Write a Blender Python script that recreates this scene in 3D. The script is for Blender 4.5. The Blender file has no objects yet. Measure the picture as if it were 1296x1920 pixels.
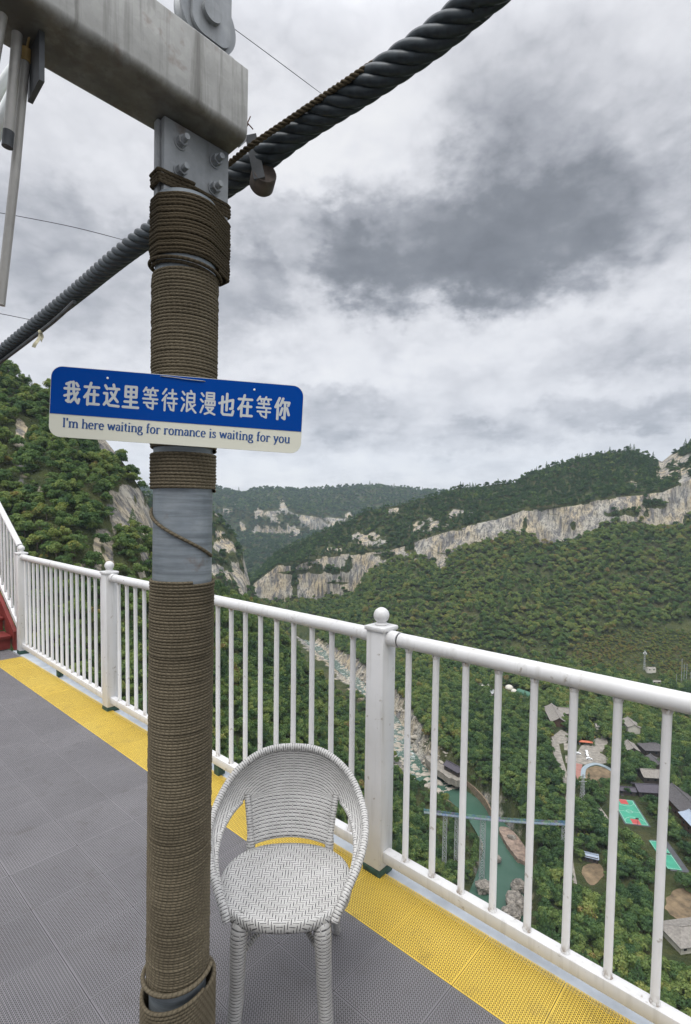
import bpy, bmesh, math, random
import numpy as np
from mathutils import Matrix, Vector, Euler
S = bpy.context.scene
COL = S.collection
rad = math.radians
RNG = np.random.default_rng(7)
random.seed(7)

# ------------------------------------------------------------------ camera
F, CY, PIT, ROL, H = 969.63, 1004.44, 0.049367, 0.01211, 1.70
cam = bpy.data.cameras.new('camera')
cam.sensor_fit = 'VERTICAL'; cam.sensor_height = 36.0
cam.lens = 36.0 * F / 1920.0
cam.shift_y = (CY - 960.0) / 1920.0
cam.clip_start = 0.05; cam.clip_end = 20000
co = bpy.data.objects.new('camera', cam); COL.objects.link(co)
co.matrix_world = Matrix.Translation((0, 0, H)) @ Matrix.Rotation(rad(90) - PIT, 4, 'X') @ Matrix.Rotation(ROL, 4, 'Z')
S.camera = co

# ------------------------------------------------------------------ world: overcast sky
SUN_EL, SUN_AZ = rad(58), rad(205)      # azimuth clockwise from +Y
S.view_settings.view_transform = 'Standard'; S.view_settings.look = 'None'
S.view_settings.exposure = 0.36; S.view_settings.gamma = 1.0
S.view_settings.use_curve_mapping = False
S.cycles.max_bounces = 6; S.cycles.diffuse_bounces = 3; S.cycles.glossy_bounces = 3
S.cycles.transmission_bounces = 4; S.cycles.volume_bounces = 0; S.cycles.transparent_max_bounces = 12
S.cycles.use_denoising = True; S.cycles.denoiser = 'OPENIMAGEDENOISE'; S.cycles.denoising_input_passes = 'RGB_ALBEDO_NORMAL'; S.cycles.denoising_prefilter = 'ACCURATE'
S.cycles.caustics_reflective = False; S.cycles.caustics_refractive = False


def ray(u, v):
    x = u - 648.0; y = v - CY
    cr, sr = math.cos(ROL), math.sin(ROL)
    x, y = cr * x + sr * y, -sr * x + cr * y
    up = -y / F; c, s = math.cos(PIT), math.sin(PIT)
    return (x / F, c + s * up, -s + c * up)


def P(u, v, Y):
    d = ray(u, v); t = Y / d[1]
    return Vector((d[0] * t, Y, H + d[2] * t))


def G(u, v, z):
    d = ray(u, v); t = (z - H) / d[2]
    return Vector((d[0] * t, d[1] * t, z))


def azel(u, v):
    d = Vector(ray(u, v)).normalized()
    return math.atan2(d.x, d.y), math.asin(d.z)


class NT:
    """tiny node helper"""
    def __init__(s, tree): s.t = tree; s.n = tree.nodes; s.l = tree.links
    def node(s, typ, **kw):
        n = s.n.new(typ)
        for k, v in kw.items(): setattr(n, k, v)
        return n
    def set(s, sock, val):
        if hasattr(val, 'links') and hasattr(val, 'node'): s.l.new(val, sock)
        else:
            if sock.type == 'RGBA' and hasattr(val, '__len__') and len(val) == 3: val = (*val, 1)
            sock.default_value = val
    def m(s, op, a, b=None, c=None, clamp=False):
        n = s.node('ShaderNodeMath', operation=op, use_clamp=clamp)
        for i, x in enumerate((a, b, c)):
            if x is not None: s.set(n.inputs[i], x)
        return n.outputs[0]
    def vm(s, op, a, b=None, out=0):
        n = s.node('ShaderNodeVectorMath', operation=op)
        s.set(n.inputs[0], a)
        if b is not None:
            if op == 'SCALE': s.set(n.inputs[3], b)
            else: s.set(n.inputs[1], b)
        return n.outputs[out]
    def noise(s, vec, scale, detail=4, rough=.55, dist=0, color=False, dim='3D'):
        n = s.node('ShaderNodeTexNoise', noise_dimensions=dim)
        if vec is not None: s.set(n.inputs['Vector'], vec)
        s.set(n.inputs['Scale'], scale); s.set(n.inputs['Detail'], detail)
        s.set(n.inputs['Roughness'], rough); s.set(n.inputs['Distortion'], dist)
        return n.outputs['Color' if color else 'Fac']
    def mr(s, x, a, b, c=0, d=1, smooth=False):
        n = s.node('ShaderNodeMapRange', interpolation_type='SMOOTHSTEP' if smooth else 'LINEAR')
        for i, q in enumerate((x, a, b, c, d)): s.set(n.inputs[i], q)
        return n.outputs[0]
    def ramp(s, x, stops, interp='LINEAR'):
        n = s.node('ShaderNodeValToRGB'); n.color_ramp.interpolation = interp
        e = n.color_ramp.elements
        while len(e) < len(stops): e.new(.5)
        for i, (p, c) in enumerate(stops):
            e[i].position = p; e[i].color = (*c, 1) if len(c) == 3 else c
        s.set(n.inputs[0], x); return n.outputs[0]
    def mix(s, f, a, b, mode='MIX'):
        n = s.node('ShaderNodeMix', data_type='RGBA', blend_type=mode)
        s.set(n.inputs[0], f); s.set(n.inputs[6], a); s.set(n.inputs[7], b)
        return n.outputs[2]
    def xyz(s, v):
        n = s.node('ShaderNodeSeparateXYZ'); s.set(n.inputs[0], v); return n.outputs
    def comb(s, x, y, z):
        n = s.node('ShaderNodeCombineXYZ')
        for i, q in enumerate((x, y, z)): s.set(n.inputs[i], q)
        return n.outputs[0]
    def mapv(s, v, scale=(1, 1, 1), rot=(0, 0, 0), loc=(0, 0, 0)):
        n = s.node('ShaderNodeMapping'); s.set(n.inputs[0], v)
        n.inputs[1].default_value = loc; n.inputs[2].default_value = rot; n.inputs[3].default_value = scale
        return n.outputs[0]


W = bpy.data.worlds.new('World'); S.world = W; W.use_nodes = True
W.node_tree.nodes.clear()
w = NT(W.node_tree)
tc = w.node('ShaderNodeTexCoord').outputs['Generated']
d0 = w.vm('NORMALIZE', tc)
x0, y0, z0 = w.xyz(d0)
# warp the direction, then read it as azimuth / elevation
n1 = w.vm('SUBTRACT', w.noise(d0, 3.2, 5, .6, color=True), (.5, .5, .5))
n2 = w.vm('SUBTRACT', w.noise(w.mapv(d0, (1, 1, 1.8)), 11, 5, .6, color=True), (.5, .5, .5))
n3 = w.vm('SUBTRACT', w.noise(w.mapv(d0, (1, 1, 1.6)), 34, 5, .62, color=True), (.5, .5, .5))
dw = w.vm('ADD', d0, w.vm('ADD', w.vm('SCALE', n1, .20), w.vm('ADD', w.vm('SCALE', n2, .13), w.vm('SCALE', n3, .055))))
dwn = w.vm('NORMALIZE', dw)
wx, wy, wz = w.xyz(dwn)
az = w.m('ARCTAN2', wx, wy); el = w.m('ARCSINE', wz)
BL = [  # u, v, ru, rv, weight   (cloud masses by direction)
    (860, 450, 350, 115, -.36), (1020, 260, 240, 170, -.30), (900, 510, 360, 60, -.20), (620, 470, 130, 90, -.18),
    (440, 560, 120, 90, -.26), (120, 470, 170, 110, -.24), (1215, 640, 120, 75, -.26), (650, 770, 110, 60, -.24),
    (1170, 795, 230, 32, -.22), (760, 640, 90, 34, -.14), (900, 835, 130, 26, -.13), (230, 620, 110, 50, -.12), (420, 70, 200, 60, -.06),
    (560, 320, 110, 75, .22), (720, 250, 150, 100, .14), (500, 150, 90, 70, .12), (1170, 130, 220, 130, .10), (570, 490, 40, 70, .16),
    (850, 640, 330, 55, .12), (1270, 480, 90, 110, .14), (600, 880, 300, 24, .12), (200, 330, 120, 60, .08), (560, 700, 100, 30, .12)]
acc = .80
for (u, v, ru, rv, wt) in BL:
    a0, e0 = azel(u, v); ra = ru / 970.0 * math.cos(e0) ** .5; re = rv / 970.0 * math.cos(e0) ** 2
    dx = w.m('DIVIDE', w.m('SUBTRACT', az, a0), ra); dy = w.m('DIVIDE', w.m('SUBTRACT', el, e0), re)
    r = w.m('SQRT', w.m('ADD', w.m('MULTIPLY', dx, dx), w.m('MULTIPLY', dy, dy)))
    g = w.mr(r, 1.65 if ru > 150 else 1.4, .15 if ru > 150 else .35, 0, wt * (1.12 if ru > 150 else 1), True)
    acc = w.m('ADD', acc, g)
# cloud plane fbm for texture
zz = w.m('ADD', w.m('MAXIMUM', z0, 0), .16)
pl = w.comb(w.m('DIVIDE', x0, zz), w.m('DIVIDE', y0, zz), 0)
f1 = w.noise(pl, 1.25, 8, .58, .25)
f2 = w.noise(w.mapv(pl, (1, 1, 1), loc=(7, 3, 1)), 3.6, 7, .6, .2)
bl1 = w.m('ABSOLUTE', w.m('SUBTRACT', w.noise(w.mapv(w.vm('ADD', d0, w.vm('SCALE', n1, .06)), (1, 1, 1.7)), 6.5, 3, .5), .5))
bl2 = w.m('ABSOLUTE', w.m('SUBTRACT', w.noise(w.mapv(w.vm('ADD', d0, w.vm('SCALE', n2, .04)), (1, 1, 1.7), loc=(3, 1, 2)), 15, 3, .5), .5))
acc = w.m('ADD', acc, w.m('ADD', w.m('MULTIPLY', w.m('SUBTRACT', bl1, .10), .62), w.m('MULTIPLY', w.m('SUBTRACT', bl2, .10), .36)))
acc = w.m('ADD', acc, w.m('ADD', w.m('MULTIPLY', w.m('SUBTRACT', f1, .5), .52), w.m('MULTIPLY', w.m('SUBTRACT', f2, .5), .26)))
cl = w.ramp(acc, [(.0, (.130, .138, .154)), (.24, (.190, .201, .221)), (.45, (.335, .345, .375)), (.64, (.515, .522, .552)), (.84, (.650, .655, .682)), (1, (.710, .713, .728))])
boost = w.m('ADD', w.mr(z0, .62, .97, 1, 4.2, True), w.m('MULTIPLY', w.mr(y0, .1, -.6, 0, .5, True), w.mr(z0, .0, .4, 0, 1)))
cl = w.vm('SCALE', cl, w.m('MULTIPLY', boost, 10.0))
sky = w.node('ShaderNodeTexSky', sky_type='NISHITA', sun_disc=False, sun_elevation=SUN_EL, sun_rotation=SUN_AZ, altitude=900)
cl = w.mix(.94, sky.outputs[0], cl)
bg = w.node('ShaderNodeBackground'); w.set(bg.inputs[0], cl); bg.inputs[1].default_value = .1
wo = w.node('ShaderNodeOutputWorld'); w.l.new(bg.outputs[0], wo.inputs[0])

sl = bpy.data.lights.new('sun', 'SUN'); sl.energy = 1.5; sl.angle = rad(25); sl.color = (1, .96, .9)
so = bpy.data.objects.new('sun', sl); COL.objects.link(so)
sd = Vector((math.sin(SUN_AZ) * math.cos(SUN_EL), math.cos(SUN_AZ) * math.cos(SUN_EL), math.sin(SUN_EL)))
so.rotation_euler = sd.to_track_quat('Z', 'Y').to_euler(); so.location = (0, -5, 30)


# ------------------------------------------------------------------ helpers: materials
def mat(name, rough=.6, spec=.4, metal=0.0):
    m = bpy.data.materials.new(name); m.use_nodes = True
    m.node_tree.nodes.clear(); n = NT(m.node_tree)
    b = n.node('ShaderNodeBsdfPrincipled'); o = n.node('ShaderNodeOutputMaterial')
    n.l.new(b.outputs[0], o.inputs[0])
    b.inputs['Roughness'].default_value = rough; b.inputs['Metallic'].default_value = metal
    b.inputs['Specular IOR Level'].default_value = spec
    n.b = b; n.o = o; n.mat = m
    return m, n


def bump(n, h, strength=.3, dist=.01):
    k = n.node('ShaderNodeBump'); k.inputs['Strength'].default_value = strength; k.inputs['Distance'].default_value = dist
    n.set(k.inputs['Height'], h); n.l.new(k.outputs[0], n.b.inputs['Normal'])


def simple(name, col, var=.25, scale=3.0, rough=.6, metal=0.0, spec=.4, coord='Object', bstr=0):
    m, n = mat(name, rough, spec, metal)
    t = n.node('ShaderNodeTexCoord').outputs[coord]
    f = n.noise(t, scale, 6, .6)
    a = tuple(c * (1 - var) for c in col); b = tuple(min(1, c * (1 + var)) for c in col)
    n.set(n.b.inputs['Base Color'], n.mix(n.mr(f, .3, .7), a, b))
    if bstr: bump(n, f, bstr, .01)
    return m


M = {}
# white painted steel with grime and a few rust freckles
m, n = mat('white_paint', .38, .4)
t = n.node('ShaderNodeTexCoord').outputs['Object']
f = n.noise(t, 3.0, 5, .6); g = n.noise(n.mapv(t, (30, 30, 2.2)), 1.0, 4, .6); k = n.noise(t, 26, 3, .6)
c = n.mix(n.mr(f, .35, .75), (.64, .64, .645), (.55, .55, .54))
c = n.mix(n.mr(g, .54, .72, 0, .45), c, (.36, .35, .32))
c = n.mix(n.mr(k, .66, .72, 0, .6), c, (.22, .18, .13))
k2 = n.noise(t, 9, 5, .7); c = n.mix(n.mr(k2, .66, .74, 0, .5), c, (.30, .27, .22))
n.set(n.b.inputs['Base Color'], c); bump(n, k, .04, .004)
M['white'] = m
m2 = m.copy(); m2.name = 'white_paint_rusty_weld'; n = NT(m2.node_tree); pr = [x for x in m2.node_tree.nodes if x.type == 'BSDF_PRINCIPLED'][0]; src = pr.inputs['Base Color'].links[0].from_socket
t = n.node('ShaderNodeTexCoord').outputs['Object']; oi = n.node('ShaderNodeObjectInfo').outputs['Random']; z_ = n.xyz(t)[2]
ng_ = n.noise(n.vm('ADD', n.mapv(t, (60, 60, 25)), n.comb(n.m('MULTIPLY', oi, 37.0), n.m('MULTIPLY', oi, 11.0), 0)), 1.0, 4, .7)
n.set(pr.inputs['Base Color'], n.mix(n.m('MULTIPLY', n.m('MAXIMUM', n.mr(z_, .150, .112), n.mr(z_, 1.066, 1.084)), n.mr(ng_, .47, .60, 0, .85)), src, (.16, .105, .055)))
M['white_bal'] = m2
# galvanised steel
def galv(name, lo, hi, streak=.5, metal=.35, brushed=False):
    m, n = mat(name, .5, .4, metal)
    t = n.node('ShaderNodeTexCoord').outputs['Object']
    f = n.noise(t, 6, 6, .65); v = n.node('ShaderNodeTexVoronoi'); n.set(v.inputs['Vector'], t); v.inputs['Scale'].default_value = 55
    s = n.noise(n.mapv(t, (26, 26, 1.6)), 1.0, 5, .65, .4)
    c = n.mix(n.mr(f, .3, .7), lo, hi)
    c = n.mix(n.m('MULTIPLY', n.xyz(v.outputs['Color'])[0], .18), c, tuple(q * .7 for q in lo))
    c = n.mix(n.mr(s, .48, .72, 0, streak), c, (.075, .072, .06))
    if brushed: c = n.mix(n.mr(n.noise(n.mapv(t, (5, 5, 95)), 1.0, 6, .7, .3), .40, .66, 0, .7), c, tuple(q * .55 for q in lo))
    r = n.noise(t, 11, 4, .6)
    c = n.mix(n.mr(r, .62, .72, 0, .55), c, (.15, .085, .05))
    n.set(n.b.inputs['Base Color'], c); n.set(n.b.inputs['Roughness'], n.mr(f, .2, .8, .42, .7)); bump(n, f, .08, .01)
    return m
M['galv'] = galv('galvanised_steel', (.20, .215, .225), (.36, .375, .385), .35)
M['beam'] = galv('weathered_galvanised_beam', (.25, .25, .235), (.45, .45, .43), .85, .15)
# dark olive to brown tone towards the beam's lower side, with a ragged edge
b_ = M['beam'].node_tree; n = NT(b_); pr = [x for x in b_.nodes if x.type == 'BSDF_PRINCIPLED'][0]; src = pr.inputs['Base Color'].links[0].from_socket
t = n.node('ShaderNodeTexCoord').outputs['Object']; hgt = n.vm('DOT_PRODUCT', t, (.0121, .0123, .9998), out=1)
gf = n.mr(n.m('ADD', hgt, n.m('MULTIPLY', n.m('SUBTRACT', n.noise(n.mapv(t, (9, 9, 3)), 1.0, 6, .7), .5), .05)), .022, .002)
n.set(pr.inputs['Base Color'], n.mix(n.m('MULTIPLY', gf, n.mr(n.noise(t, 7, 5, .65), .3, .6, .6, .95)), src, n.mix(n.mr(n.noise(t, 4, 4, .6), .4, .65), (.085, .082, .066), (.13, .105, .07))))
M['pipe'] = galv('galvanised_pipe', (.20, .235, .265), (.34, .375, .40), .10, .35, True)
M['dark_steel'] = simple('dark_steel', (.06, .065, .07), .4, 12, .5, .3)
M['rust'] = simple('rusty_steel', (.15, .065, .03), .5, 40, .8)
# hemp rope (uv: u along the rope in metres, v round it)
def ropemat(name, lo, hi, pitch):
    m, n = mat(name, .95, .12)
    uv = n.node('ShaderNodeUVMap').outputs[0]; x, y, _ = n.xyz(uv)
    t = n.node('ShaderNodeTexCoord').outputs['Object']
    ph = n.m('ADD', n.m('DIVIDE', x, pitch), n.m('MULTIPLY', y, 1.0))
    s = n.m('SINE', n.m('MULTIPLY', ph, 2 * math.pi))
    fib = n.noise(n.mapv(t, (1, 1, 1)), 420, 3, .7); big = n.noise(t, 5, 5, .65)
    c = n.mix(n.mr(n.m('ADD', n.m('MULTIPLY', fib, .8), n.m('MULTIPLY', big, .9)), .55, 1.15), lo, hi)
    c = n.mix(n.mr(s, -1, -.2, .4, 0), c, tuple(q * .45 for q in lo))
    n.set(n.b.inputs['Base Color'], c); bump(n, n.m('ADD', s, n.m('MULTIPLY', fib, 1.2)), .5, .0012)
    return m
M['rope'] = ropemat('hemp_rope', (.062, .052, .036), (.205, .174, .120), .013)
M['rope_dark'] = ropemat('weathered_dark_hemp_rope', (.032, .026, .017), (.105, .084, .054), .013)
M['cable'] = simple('greased_steel_cable', (.026, .034, .040), .35, 60, .45, .25)
M['cable_far'] = simple('grey_green_strand', (.085, .10, .095), .35, 40, .5, .2)
# plastic grating with holes
def grating(name, col, col2):
    m, n = mat(name, .55, .35)
    uv = n.node('ShaderNodeUVMap').outputs[0]; x, y, _ = n.xyz(uv)
    p = .0104
    def line(c, wd, per=p):
        fr = n.m('FRACT', n.m('DIVIDE', c, per)); q = n.m('ABSOLUTE', n.m('SUBTRACT', fr, .5))
        return n.m('GREATER_THAN', q, .5 - wd)
    a = line(x, .105); b = line(y, .105); d = line(n.m('ADD', x, y), .16)
    mk = n.m('MAXIMUM', n.m('MAXIMUM', a, b), d)
    def seam(c):
        fr = n.m('FRACT', n.m('DIVIDE', c, .2982)); q = n.m('ABSOLUTE', n.m('SUBTRACT', fr, .5))
        return n.m('GREATER_THAN', q, .484), n.m('GREATER_THAN', q, .4952)
    s1, g1 = seam(x); s2, g2 = seam(y)
    rim = n.m('MAXIMUM', s1, s2); gap = n.m('MAXIMUM', g1, g2)
    mk = n.m('MULTIPLY', n.m('MAXIMUM', mk, rim), n.m('SUBTRACT', 1.0, gap))
    t = n.node('ShaderNodeTexCoord').outputs['Object']
    f = n.noise(t, 2.2, 6, .65); tile = n.node('ShaderNodeTexWhiteNoise', noise_dimensions='2D')
    n.set(tile.inputs[0], n.comb(n.m('FLOOR', n.m('DIVIDE', x, .2982)), n.m('FLOOR', n.m('DIVIDE', y, .2982)), 0))
    c = n.mix(n.mr(f, .3, .75), col, col2)
    c = n.mix(n.m('MULTIPLY', tile.outputs[0], .22), c, tuple(q * .6 for q in col))
    dirt = n.noise(t, 7.5, 5, .7)
    c = n.mix(n.mr(dirt, .56, .78, 0, .45), c, (.085, .075, .06))
    n.set(n.b.inputs['Base Color'], c)
    tr = n.node('ShaderNodeBsdfTransparent'); mx = n.node('ShaderNodeMixShader')
    n.set(mx.inputs[0], mk); n.l.new(tr.outputs[0], mx.inputs[1]); n.l.new(n.b.outputs[0], mx.inputs[2]); n.l.new(mx.outputs[0], n.o.inputs[0])
    return m
M['tile_grey'] = grating('grey_plastic_grating', (.180, .175, .185), (.232, .226, .237))
M['tile_yellow'] = grating('yellow_plastic_grating', (.66, .45, .06), (.74, .54, .10))
M['subfloor'] = simple('dirty_steel_subfloor', (.028, .026, .026), .35, 5, .8)
M['edge_paint'] = simple('pale_blue_edge_paint', (.46, .50, .54), .2, 6, .5)
M['green_foot'] = simple('chipped_green_paint', (.03, .07, .055), .5, 25, .6)
M['stair_red'] = simple('red_painted_wood', (.17, .028, .024), .3, 5, .55)
M['blue'] = simple('sign_blue', (.003, .050, .27), .05, 2, .05, 0, .45)
M['cream'] = simple('sign_cream', (.62, .62, .53), .04, 2, .05, 0, .45)
M['letter'] = simple('sign_lettering', (.47, .49, .48), .05, 8, .3)
M['letter_blue'] = simple('sign_blue_lettering', (.025, .075, .22), .05, 8, .3)
M['tube'] = simple('grey_tube', (.38, .37, .345), .25, 9, .4, .15)
M['tape'] = simple('yellowed_tape', (.36, .25, .10), .3, 30, .5)
M['wire'] = simple('dark_wire', (.06, .062, .075), .2, 9, .5)
M['canopy'] = simple('white_canopy_steel', (.72, .75, .74), .08, 3, .4)
M['ribbon'] = simple('pale_ribbon', (.45, .42, .30), .3, 50, .8)


def wicker(name, kind):
    m, n = mat(name, .5, .35)
    uv = n.node('ShaderNodeUVMap').outputs[0]; x, y, _ = n.xyz(uv)
    if kind == 'brick':
        rh, bl = .0108, .034
        row = n.m('FLOOR', n.m('DIVIDE', y, rh)); fy = n.m('FRACT', n.m('DIVIDE', y, rh))
        off = n.m('MULTIPLY', n.m('MODULO', n.m('ABSOLUTE', row), 2.0), .5)
        fx = n.m('FRACT', n.m('ADD', n.m('DIVIDE', x, bl), off))
        dark_h = n.m('MULTIPLY', n.m('LESS_THAN', n.m('ABSOLUTE', n.m('SUBTRACT', fy, .5)), .13), n.m('GREATER_THAN', fx, .16))
        dark_v = n.m('LESS_THAN', n.m('ABSOLUTE', n.m('SUBTRACT', fx, .08)), .022)
        dk = n.m('MAXIMUM', dark_h, n.m('MULTIPLY', dark_v, n.m('GREATER_THAN', n.m('ABSOLUTE', n.m('SUBTRACT', fy, .5)), .1)))
        ht = n.m('MULTIPLY', n.m('ABSOLUTE', n.m('SUBTRACT', fy, .5)), n.m('SINE', n.m('MULTIPLY', fx, math.pi)))
    elif kind == 'seat':
        p = .0104
        ax = n.m('ABSOLUTE', x); i = n.m('FLOOR', n.m('DIVIDE', ax, p)); j = n.m('FLOOR', n.m('DIVIDE', n.m('ABSOLUTE', n.m('SUBTRACT', y, .035)), p))
        fx = n.m('FRACT', n.m('DIVIDE', ax, p)); fy = n.m('FRACT', n.m('DIVIDE', n.m('ABSOLUTE', n.m('SUBTRACT', y, .035)), p))
        ov = n.m('LESS_THAN', n.m('MODULO', n.m('ADD', i, j), 4.0), 1.5)
        dv = n.m('LESS_THAN', n.m('ABSOLUTE', n.m('SUBTRACT', fx, .5)), .155)
        dh = n.m('LESS_THAN', n.m('ABSOLUTE', n.m('SUBTRACT', fy, .5)), .11)
        dk = n.m('ADD', n.m('MULTIPLY', ov, dv), n.m('MULTIPLY', n.m('SUBTRACT', 1.0, ov), dh))
        ht = n.m('ADD', n.m('MULTIPLY', ov, .5), n.m('ABSOLUTE', n.m('SUBTRACT', fx, .5)))
    else:  # wrapped band
        p = .0092
        fy = n.m('FRACT', n.m('DIVIDE', x, p))
        br = n.m('LESS_THAN', n.m('FRACT', n.m('ADD', n.m('DIVIDE', y, .045), n.m('MULTIPLY', n.m('FLOOR', n.m('DIVIDE', x, p)), .37))), .8)
        dk = n.m('MULTIPLY', n.m('LESS_THAN', n.m('ABSOLUTE', n.m('SUBTRACT', fy, .5)), .14), br)
        ht = n.m('ABSOLUTE', n.m('SUBTRACT', fy, .5))
    t = n.node('ShaderNodeTexCoord').outputs['Object']
    f = n.noise(t, 14, 5, .6); f2 = n.noise(t, 90, 3, .6)
    c = n.mix(n.mr(f, .3, .7), (.50, .495, .48), (.41, .405, .39))
    c = n.mix(n.mr(f2, .55, .75, 0, .35), c, (.36, .34, .30))
    c = n.mix(n.m('MULTIPLY', dk, n.mr(n.noise(t, 60, 2, .5), .35, .6, .72, 1)), c, (.05, .049, .052))
    n.set(n.b.inputs['Base Color'], c); bump(n, ht, .6, .003)
    return m
M['wk_back'] = wicker('wicker_back_weave', 'brick')
M['wk_seat'] = wicker('wicker_seat_twill', 'seat')
M['wk_wrap'] = wicker('wicker_wrap', 'wrap')


# ------------------------------------------------------------------ helpers: meshes and things
def mesh_np(name, V, Fc, mats, uv=None, smooth=True, attrs=None, sharp=None):
    me = bpy.data.meshes.new(name)
    V = np.asarray(V, np.float32)
    if isinstance(Fc, np.ndarray):
        k = Fc.shape[1]; nf = len(Fc)
        me.vertices.add(len(V)); me.vertices.foreach_set('co', V.ravel())
        me.loops.add(nf * k); me.loops.foreach_set('vertex_index', Fc.astype(np.int32).ravel())
        me.polygons.add(nf); me.polygons.foreach_set('loop_start', np.arange(0, nf * k, k, dtype=np.int32))
        try: me.polygons.foreach_set('loop_total', np.full(nf, k, np.int32))
        except Exception: pass
        me.update(calc_edges=True)
    else:
        me.from_pydata([tuple(map(float, q)) for q in V], [], Fc)
    if uv is not None:
        l = me.uv_layers.new(name='UVMap')
        vi = np.empty(len(me.loops), np.int32); me.loops.foreach_get('vertex_index', vi)
        uv = np.asarray(uv, np.float32)
        l.data.foreach_set('uv', (uv[vi] if len(uv) == len(V) else uv).ravel())
    for k, (dom, val) in (attrs or {}).items():
        a = me.attributes.new(k, 'FLOAT', dom); a.data.foreach_set('value', np.asarray(val, np.float32))
    for q in (mats if isinstance(mats, (list, tuple)) else [mats]): me.materials.append(q)
    if smooth:
        me.polygons.foreach_set('use_smooth', np.ones(len(me.polygons), bool))
        if sharp: me.set_sharp_from_angle(angle=rad(sharp))
    me.validate()
    return me


def link(name, me, parent=None):
    o = bpy.data.objects.new(name, me); COL.objects.link(o)
    if parent is not None: o.parent = parent
    return o


def tag(o, label=None, cat=None, group=None, kind=None):
    if label: o['label'] = label
    if cat: o['category'] = cat
    if group: o['group'] = group
    if kind: o['kind'] = kind
    return o


def empty(name, loc, label, cat, group=None, rot=(0, 0, 0)):
    o = bpy.data.objects.new(name, None); COL.objects.link(o)
    o.location = loc; o.rotation_euler = rot; o.empty_display_size = .1
    return tag(o, label, cat, group)


class MB:
    """collect boxes, tubes and loose faces, with uv, into ONE mesh"""
    def __init__(s): s.V = []; s.F = []; s.UV = []
    def add(s, V, Fc, UV=None):
        b = len(s.V); s.V += [tuple(v) for v in V]; s.F += [tuple(i + b for i in f) for f in Fc]
        s.UV += [tuple(q) for q in UV] if UV is not None else [(0, 0)] * len(V)
    def box(s, c, d, M_=None, bev=0):
        bm = bmesh.new(); bmesh.ops.create_cube(bm, size=1)
        for v in bm.verts: v.co = Vector((v.co.x * d[0], v.co.y * d[1], v.co.z * d[2]))
        if bev: bmesh.ops.bevel(bm, geom=bm.edges[:], offset=bev, segments=2, affect='EDGES', profile=.5)
        Q = Matrix.Translation(c) @ (M_ if M_ is not None else Matrix.Identity(4))
        bm.verts.index_update()
        s.add([Q @ v.co for v in bm.verts], [[v.index for v in f.verts] for f in bm.faces]); bm.free()
    def tube(s, pts, r, k=12, caps=True, flat=None):
        pts = [Vector(p) for p in pts]; n = len(pts)
        rr = r if hasattr(r, '__len__') else [r] * n
        t0 = (pts[1] - pts[0]).normalized(); a = Vector((0, 0, 1)) if abs(t0.z) < .9 else Vector((1, 0, 0))
        nv = (a - t0 * a.dot(t0)).normalized(); V = []; UV = []; L = 0
        for i in range(n):
            t = (pts[min(i + 1, n - 1)] - pts[max(i - 1, 0)]).normalized()
            nv = (nv - t * nv.dot(t)).normalized(); bv = t.cross(nv)
            if i: L += (pts[i] - pts[i - 1]).length
            for j in range(k):
                q = 2 * math.pi * j / k
                V.append(pts[i] + (nv * math.cos(q) + bv * math.sin(q)) * rr[i]); UV.append((L, q * max(rr)))
        Fc = [(i * k + j, i * k + (j + 1) % k, (i + 1) * k + (j + 1) % k, (i + 1) * k + j) for i in range(n - 1) for j in range(k)]
        if caps: Fc += [tuple(range(k))[::-1], tuple((n - 1) * k + j for j in range(k))]
        s.add(V, Fc, UV)
    def lathe(s, c, prof, k=24, M_=None):
        V = []; Q = Matrix.Translation(c) @ (M_ if M_ is not None else Matrix.Identity(4))
        for (r, z) in prof:
            for j in range(k):
                q = 2 * math.pi * j / k; V.append(Q @ Vector((r * math.cos(q), r * math.sin(q), z)))
        Fc = [(i * k + j, i * k + (j + 1) % k, (i + 1) * k + (j + 1) % k, (i + 1) * k + j) for i in range(len(prof) - 1) for j in range(k)]
        Fc += [tuple(range(k))[::-1], tuple((len(prof) - 1) * k + j for j in range(k))]
        s.add(V, Fc)
    def prism(s, poly, z0_, z1_, M_=None):
        Q = M_ if M_ is not None else Matrix.Identity(4); k = len(poly)
        V = [Q @ Vector((x, y, z0_)) for x, y in poly] + [Q @ Vector((x, y, z1_)) for x, y in poly]
        s.add(V, [tuple(range(k))[::-1], tuple(range(k, 2 * k))] + [(i, (i + 1) % k, k + (i + 1) % k, k + i) for i in range(k)])
    def build(s, name, m, parent=None, smooth=True, sharp=40, uv=False):
        me = mesh_np(name, s.V, s.F, m, s.UV if uv else None, smooth, None, sharp)
        return link(name, me, parent)


def spline(pts, n):
    p = np.array([tuple(q) for q in pts], float); m_ = len(p); out = []
    for t in np.linspace(0, m_ - 1, n):
        i = min(int(t), m_ - 2); f = t - i
        a, b, c, d = p[max(i - 1, 0)], p[i], p[i + 1], p[min(i + 2, m_ - 1)]
        out.append(.5 * ((2 * b) + (c - a) * f + (2 * a - 5 * b + 4 * c - d) * f * f + (3 * b - a - 3 * c + d) * f ** 3))
    return np.array(out)


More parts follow.
